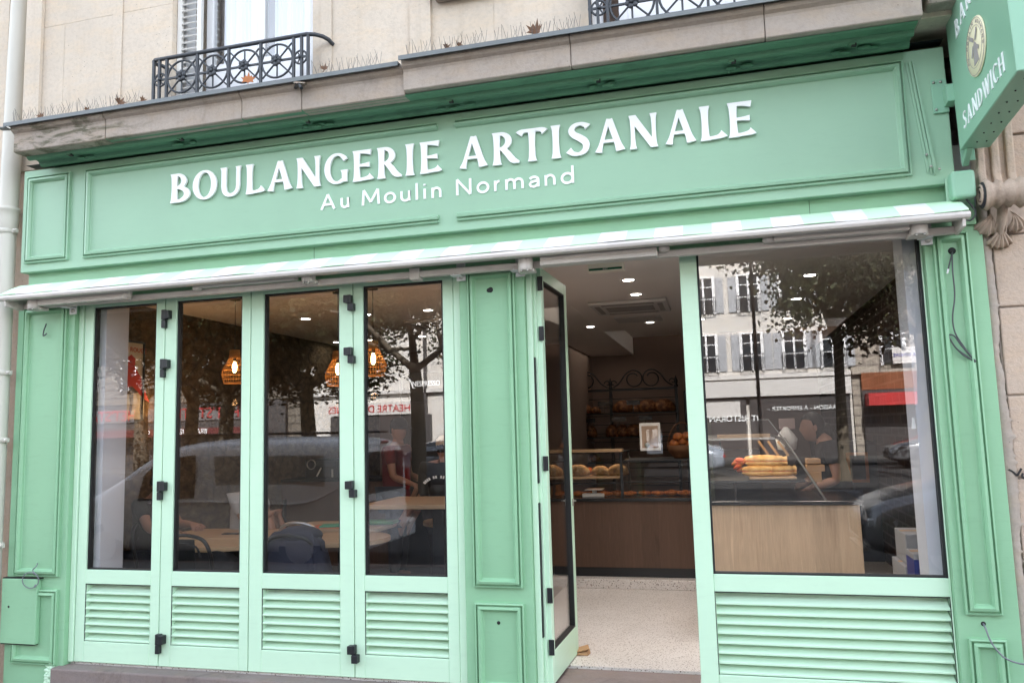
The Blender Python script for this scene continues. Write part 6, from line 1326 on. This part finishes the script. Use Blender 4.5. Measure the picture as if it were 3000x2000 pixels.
for src, x, y, rz, s_, lb in ((t1, -13.9, -20, 2, (1.25, 1.25, .80), 'plane tree mirrored at the right side of the third folding window'), (t2, -8.9, -17.5, 1, (1.05, 1.05, .84), 'plane tree mirrored behind the white word in the fourth folding window'), (t1, -18.0, -21, 4, (1.3, 1.3, .80), 'plane tree mirrored in the second folding window'), (t2, -22.5, -22, 3, (1.3, 1.3, .78), 'plane tree mirrored in the first folding window'), (t2, -6.4, -25, 5, 1.0, 'plane tree before the plain stone house, mirrored beside the post of the shop window'), (t1, -15.8, -16, 5.5, (.95, .95, .80), 'plane tree mirrored between the second and third folding windows')):
    c = copy_tree(src, None, (x, y, 0), lb, (0, 0, rz), s_)
pst = thing('street_lamp', 'thin dark street lamp post mirrored in the large shop window', 'street lamp', (1.25, -24, 0))
MB().tube([(1.25, -24, 0), (1.25, -24, 1), (1.25, -24, 8.5)], [.11, .07, .05], 10).build('pole', M['blackmetal'], pst); MB().lathe((1.25, -24, 8.5), [(.05, 0), (.22, .1), (.28, .45), (.1, .6), (.001, .65)], 12).build('lantern', M['blackmetal'], pst)
# ================================================================== people
M['skin'] = paint('skin', (.32, .17, .115), .55, .06, .05); M['hair'] = paint('dark_hair', (.012, .009, .008), .45, .2, .5); M['tee'] = paint('white_tshirt', (.36, .34, .32), .85, .05, .2); M['darkred'] = paint('dark_red_shirt', (.12, .015, .015), .85, .1, .2); M['cap'] = paint('cream_cap', (.50, .40, .28), .8, .08, .2); M['denim'] = paint('dark_trousers', (.03, .035, .05), .85, .15, .2)
def skin_mesh(nodes, edges, root, sub=2):
    """nodes: name -> (position, radius); returns a smooth continuous surface grown over the skeleton"""
    names = list(nodes); idx = {n: i for i, n in enumerate(names)}
    me = bpy.data.meshes.new('tmp'); me.from_pydata([tuple(nodes[n][0]) for n in names], [(idx[a], idx[b]) for a, b in edges], [])
    o = bpy.data.objects.new('tmp', me); col.objects.link(o); o.modifiers.new('s', 'SKIN').use_smooth_shade = True
    for i, n in enumerate(names):
        r = nodes[n][1]; sv = me.skin_vertices[0].data[i]; sv.radius = r if isinstance(r, tuple) else (r, r); sv.use_root = (n == root)
    s_ = o.modifiers.new('b', 'SUBSURF'); s_.levels = s_.render_levels = sub
    dg = bpy.context.evaluated_depsgraph_get(); e = o.evaluated_get(dg); out = bpy.data.meshes.new_from_object(e, depsgraph=dg)
    vs = [tuple(v.co) for v in out.vertices]; fs = [tuple(p.vertices) for p in out.polygons]
    bpy.data.objects.remove(o); return vs, fs
def head_geo(c, yaw, pitch=0, s_=1.0):
    """ovoid head with brow, nose, lips, chin and ears; faces -Y before turning"""
    m = Euler((pitch, 0, yaw)).to_matrix(); n_, k_ = 28, 22; vs = []; fs = []
    for j in range(k_+1):
        th = math.pi*j/k_; z = math.cos(th)
        for i in range(n_):
            ph = 2*math.pi*i/n_; x, y = math.sin(th)*math.cos(ph), math.sin(th)*math.sin(ph)
            X = x*.076*(1-.16*max(0, -z)**1.4); Y = y*.098*(1.0 if y > 0 else .93); Z = z*.118
            if y < -.2:
                fx = x/.6
                Y -= .020*math.exp(-(x/.17)**2-((z+.12)/.20)**2)*(1 if z < .15 else .6)     # nose
                Y += .011*(math.exp(-((x-.38)/.20)**2-((z-.10)/.13)**2)+math.exp(-((x+.38)/.20)**2-((z-.10)/.13)**2))   # eye sockets
                Y -= .007*math.exp(-((z-.28)/.12)**2)*math.exp(-(x/.6)**2)                    # brow
                Y -= .007*math.exp(-(x/.25)**2-((z+.50)/.07)**2)-.004*math.exp(-(x/.25)**2-((z+.435)/.03)**2)    # lips
                Y -= .012*math.exp(-(x/.3)**2-((z+.84)/.14)**2)                                # chin
            vs.append(tuple(Vector(c)+m@Vector((X, Y, Z))*s_))
    fs = [(j*n_+i, j*n_+(i+1) % n_, (j+1)*n_+(i+1) % n_, (j+1)*n_+i) for j in range(k_) for i in range(n_)]
    mb = MB(); mb.add(vs, fs, True)
    for sx in (-1, 1): mb.ball(Vector(c)+m@Vector((sx*.078, .008, 0))*s_, (.010*s_, .019*s_, .032*s_), 10, 8, (pitch, 0, yaw+sx*.25))
    return mb
def hand_nodes(nodes, edges, wrist, d, up, pre, curl=.5, s_=1.0, hold=False):
    """palm plus five fingers from the wrist; d = pointing direction, up = back of the hand"""
    d = Vector(d).normalized(); up = (Vector(up)-d*Vector(up).dot(d)).normalized(); sd_ = d.cross(up)
    w_ = Vector(wrist); nodes[pre+'palm'] = (w_+d*.045*s_, (.036*s_, .016*s_)); nodes[pre+'kn'] = (w_+d*.078*s_, (.038*s_, .013*s_)); edges += [(pre+'w', pre+'palm'), (pre+'palm', pre+'kn')]
    for k, (off, L) in enumerate(((-.030, .070), (-.010, .080), (.011, .075), (.031, .058))):
        p = w_+d*.082*s_+sd_*off*s_; dd = d; prev = pre+'kn'
        for q in range(3):
            dd = (dd-up*curl*(.35+.12*q+.06*k)).normalized(); p = p+dd*L*s_*(.42, .32, .26)[q]; nm = f'{pre}f{k}{q}'; nodes[nm] = (p, (.0085-.001*q)*s_); edges.append((prev, nm)); prev = nm
    p = w_+d*.025*s_-sd_*.036*s_; nodes[pre+'t0'] = (p, .011*s_); p2 = p+(d*.7-sd_*.55-up*.3*curl).normalized()*.034*s_; nodes[pre+'t1'] = (p2, .0095*s_); p3 = p2+(d*.9-up*.5*curl+sd_*.15).normalized()*.028*s_; nodes[pre+'t2'] = (p3, .008*s_)
    edges += [(pre+'palm', pre+'t0'), (pre+'t0', pre+'t1'), (pre+'t1', pre+'t2')]
def person(label, base, J, yaw_head, top_mat, hair=None, cap=None, sleeves='short', pitch=0, hands=('l', 'r'), curl=.6, legs=True, hup=(0, 0, 1), top_name='shirt', headscale=1.0):
    """J: joints in world space: pelvis, waist, chest, neck, head, (l|r)sh, el, wr, hand direction hd; hip, kn, an"""
    t = thing('person', label, 'person', base); V = {k: Vector(v) for k, v in J.items()}
    nd = {'pelvis': (V['pelvis'], (.122, .112)), 'waist': (V['waist'], (.112, .10)), 'chest': (V['chest'], (.13, .105)), 'upper': ((V['chest']*.45+V['neck']*.55), (.12, .08)), 'neck': (V['neck'], .055), 'skull': (V['neck']*.35+V['head']*.65, .05)}
    ed = [('pelvis', 'waist'), ('waist', 'chest'), ('chest', 'upper'), ('upper', 'neck'), ('neck', 'skull')]
    for s_ in 'lr':
        nd[s_+'sh'] = (V[s_+'sh'], .055); nd[s_+'el'] = (V[s_+'el'], .040); nd[s_+'fa'] = (V[s_+'el']*.65+V[s_+'wr']*.35, .041); nd[s_+'w'] = (V[s_+'wr'], (.027, .022)); ed += [('upper', s_+'sh'), (s_+'sh', s_+'el'), (s_+'el', s_+'fa'), (s_+'fa', s_+'w')]
        hand_nodes(nd, ed, V[s_+'wr'], V.get(s_+'hd', V[s_+'wr']-V[s_+'el']), hup, s_, curl)
        if legs:
            nd[s_+'hip'] = (V[s_+'hip'], .070); nd[s_+'kn'] = (V[s_+'kn'], .050); nd[s_+'ca'] = (V[s_+'kn']*.65+V[s_+'an']*.35, .048); nd[s_+'an'] = (V[s_+'an'], .038); fd = (V[s_+'kn']-V['pelvis']); fd.z = 0; fd = fd.normalized() if fd.length > .05 else Vector((0, -1, 0)); nd[s_+'toe'] = (V[s_+'an']+fd*.16+Vector((0, 0, -.03)), .035)
            ed += [('pelvis', s_+'hip'), (s_+'hip', s_+'kn'), (s_+'kn', s_+'ca'), (s_+'ca', s_+'an'), (s_+'an', s_+'toe')]
    vs, fs = skin_mesh(nd, ed, 'pelvis'); mb = MB(); mb.add(vs, fs, True); h_ = head_geo(V['head'], yaw_head, pitch, headscale); mb.add(h_.v, h_.f, True)
    mb.build('body', M['skin'], t)
    # shirt
    c = {'pelvis': (V['pelvis']+Vector((0, 0, -.02)), (.178, .16)), 'waist': (V['waist'], (.16, .14)), 'chest': (V['chest'], (.178, .128)), 'upper': (V['chest']*.5+V['neck']*.5, (.14, .10)), 'col': (V['neck']-Vector((0, 0, .035)), .070)}
    e = [('pelvis', 'waist'), ('waist', 'chest'), ('chest', 'upper'), ('upper', 'col')]
    for s_ in 'lr':
        c[s_+'sh'] = (V[s_+'sh'], .072); c[s_+'m'] = (V[s_+'sh']*.4+V[s_+'el']*.6, .062); e += [('upper', s_+'sh'), (s_+'sh', s_+'m')]
        if sleeves == 'long': c[s_+'el'] = (V[s_+'el'], .056); c[s_+'cf'] = (V[s_+'el']*.12+V[s_+'wr']*.88, .040); e += [(s_+'m', s_+'el'), (s_+'el', s_+'cf')]
    vs, fs = skin_mesh(c, e, 'pelvis'); m = MB(); m.add(vs, fs, True); m.build(top_name, top_mat, t)
    if legs:
        c = {'pelvis': (V['pelvis']-Vector((0, 0, .01)), (.165, .15))}; e = []
        for s_ in 'lr': c[s_+'hip'] = (V[s_+'hip'], .112); c[s_+'kn'] = (V[s_+'kn'], .085); c[s_+'an'] = (V[s_+'an']*.95+V[s_+'kn']*.05, .06); e += [('pelvis', s_+'hip'), (s_+'hip', s_+'kn'), (s_+'kn', s_+'an')]
        vs, fs = skin_mesh(c, e, 'pelvis'); m = MB(); m.add(vs, fs, True); m.build('trousers', M['denim'], t)
    mt = Euler((pitch, 0, yaw_head)).to_matrix(); H = V['head']; hh = MB()
    if hair:
        n_, k_ = 26, 16; vv = []
        for j in range(k_+1):
            th = math.pi*j/k_
            for i in range(n_):
                ph = 2*math.pi*i/n_; x, y, z = math.sin(th)*math.cos(ph), math.sin(th)*math.sin(ph), math.cos(th)
                g = 1.10+.03*math.sin(ph*9+th*5)
                low = -.25 if y > -.15 else .42; zz = max(z, low-(.9*(hair == 'long') if y > .1 else 0)*.6)
                Y = y*.098*g+(.006); 
                if y < -.15 and z < .45: Y = -.02; 
                vv.append(tuple(H+mt@Vector((x*.076*g, Y, zz*.118*g+.004))*headscale))
        hh.add(vv, [(j*n_+i, j*n_+(i+1) % n_, (j+1)*n_+(i+1) % n_, (j+1)*n_+i) for j in range(k_) for i in range(n_)], True)
        if hair == 'long': hh.ball(H+mt@Vector((0, .11, -.02)), (.055, .05, .06), 14, 10).tube([H+mt@Vector((0, .13, 0)), H+mt@Vector((0, .17, -.10)), H+mt@Vector((0, .15, -.22))], [.035, .04, .015], 10)
        hh.build('hair', M['hair'], t)
    if cap:
        q = MB(); 
        for j in range(1): pass
        pr_ = [(.088, -.005), (.092, .03), (.085, .075), (.055, .108), (.001, .118)]
        vv = []; n_ = 24
        for r_, z in pr_:
            for i in range(n_): a = 2*math.pi*i/n_; vv.append(tuple(H+mt@Vector((r_*math.cos(a)*.95, r_*math.sin(a)*1.18, z+.02))))
        q.add(vv, [(j*n_+i, j*n_+(i+1) % n_, (j+1)*n_+(i+1) % n_, (j+1)*n_+i) for j in range(len(pr_)-1) for i in range(n_)], True)
        br = [H+mt@Vector((x, y, .018-.25*x*x)) for x, y in ((-.075, -.07), (-.07, -.15), (-.03, -.185), (.03, -.185), (.07, -.15), (.075, -.07))]
        q.add(br+[p+Vector((0, 0, .006)) for p in br], [(0, 1, 2, 3, 4, 5), (11, 10, 9, 8, 7, 6)]+[(i, i+1, 7+i, 6+i) for i in range(5)])
        q.build('cap', cap, t)
    return t
def vadd(o, d): return {k: tuple(Vector(v)+Vector(o)) for k, v in d.items()}
# seller: stands behind the oak counter, turned to the left, looking down
person('person with dark tied back hair in black, standing behind the counter and looking down', (.80, 2.25, .2), vadd((.80, 2.25, .2), dict(pelvis=(.08, 0, .92), waist=(.07, 0, 1.05), chest=(.04, 0, 1.24), neck=(-.01, -.0, 1.41), head=(-.085, -.01, 1.50), lsh=(.03, .17, 1.35), rsh=(.03, -.17, 1.35), lel=(-.02, .2, 1.08), rel=(.06, -.20, 1.08), lwr=(-.22, .08, 1.02), rwr=(-.17, -.12, 1.00), lhip=(.08, .09, .88), rhip=(.08, -.09, .88), lkn=(.08, .09, .48), rkn=(.08, -.09, .48), lan=(.08, .09, .07), ran=(.08, -.09, .07))),
       R(-82), M['blackcloth'], hair='long', sleeves='short', pitch=.0, headscale=.98)
# man in a dark cap and dark red shirt behind the fourth window
person('person in a dark cap and dark red shirt standing by the black coffee tower', (-3.36, 3.1, .2), vadd((-3.40, 3.1, .2), dict(pelvis=(0, 0, .92), waist=(0, 0, 1.06), chest=(0, 0, 1.26), neck=(.02, 0, 1.45), head=(.04, -.02, 1.58), lsh=(.02, .19, 1.38), rsh=(.0, -.19, 1.38), lel=(.05, .23, 1.10), rel=(.06, -.23, 1.10), lwr=(.27, .16, 1.02), rwr=(.27, -.18, 1.02), lhip=(0, .09, .88), rhip=(0, -.09, .88), lkn=(.02, .09, .48), rkn=(.02, -.09, .48), lan=(0, .09, .07), ran=(0, -.09, .07))),
       R(62), M['darkred'], hair='short', cap=M['blackcloth'], sleeves='short')
# customer in cream cap seen from the back
pD = person('person in a cream cap and black printed jacket seen from behind at the high table', (-2.62, 2.3, .2), vadd((-2.63, 2.45, .2), dict(pelvis=(0, 0, .80), waist=(0, 0, .94), chest=(0, .0, 1.12), neck=(0, .02, 1.28), head=(0.0, .05, 1.385), lsh=(-.19, 0, 1.22), rsh=(.19, 0, 1.22), lel=(-.25, .08, .95), rel=(.25, .08, .95), lwr=(-.13, .30, .92), rwr=(.13, .30, .92), lhip=(-.09, 0, .76), rhip=(.09, 0, .76), lkn=(-.1, .1, .42), rkn=(.1, .1, .42), lan=(-.1, 0, .07), ran=(.1, 0, .07))),
       R(180), M['blackcloth'], hair='short', cap=M['cap'], sleeves='long', top_name='jacket')
m_ = MB()
for k in range(15):
    if k in (4, 7): continue
    a = R(150-120*k/14); m_.xbox((-2.63+.17*math.cos(a), 2.30+.02*abs(math.cos(a)), 1.22+.11*math.sin(a)), (.014, .01, .026), (0, R(90)-a, 0))
m_.build('jacket_print', M['white'], pD)
# two people sitting at the long table
person('person in a white t-shirt sitting at the long table holding a phone', (-4.18, 1.55, .2), vadd((-4.20, 1.50, .2), dict(pelvis=(0, .05, .55), waist=(.02, .04, .70), chest=(.04, .02, .90), neck=(.09, .0, 1.09), head=(.15, -.01, 1.20), lsh=(.06, .18, 1.02), rsh=(.06, -.18, 1.02), lel=(.16, .17, .79), rel=(.17, -.20, .79), lwr=(.36, .04, .90), rwr=(.36, -.10, .90), lhip=(.02, .10, .50), rhip=(.02, -.10, .50), lkn=(.42, .12, .50), rkn=(.42, -.12, .50), lan=(.42, .12, .07), ran=(.42, -.12, .07), lhd=(.05, 0, .02), rhd=(.05, .01, .02))),
       R(86), M['tee'], hair='short', sleeves='short', pitch=.25, curl=1.0)
slab('phone', (-3.75, 1.45, 1.13), (.012, .075, .15), .2, M['blacktop'], 'phone held up by the person in the white t-shirt', 'phone')
person('person in black with bare forearms on the long cafe table', (-4.93, 1.25, .2), vadd((-4.96, 1.22, .2), dict(pelvis=(-.02, 0, .55), waist=(0, 0, .70), chest=(.03, 0, .88), neck=(.09, 0, 1.06), head=(.15, -.01, 1.17), lsh=(.05, .17, 1.0), rsh=(.05, -.17, 1.0), lel=(.17, .18, .80), rel=(.20, -.24, .80), lwr=(.38, .10, .80), rwr=(.42, -.24, .785), lhip=(0, .09, .50), rhip=(0, -.09, .50), lkn=(.36, .1, .46), rkn=(.36, -.1, .46), lan=(.30, .1, .07), ran=(.30, -.1, .07))),
       R(95), M['blackcloth'], hair='short', sleeves='none', pitch=.2, curl=.5)
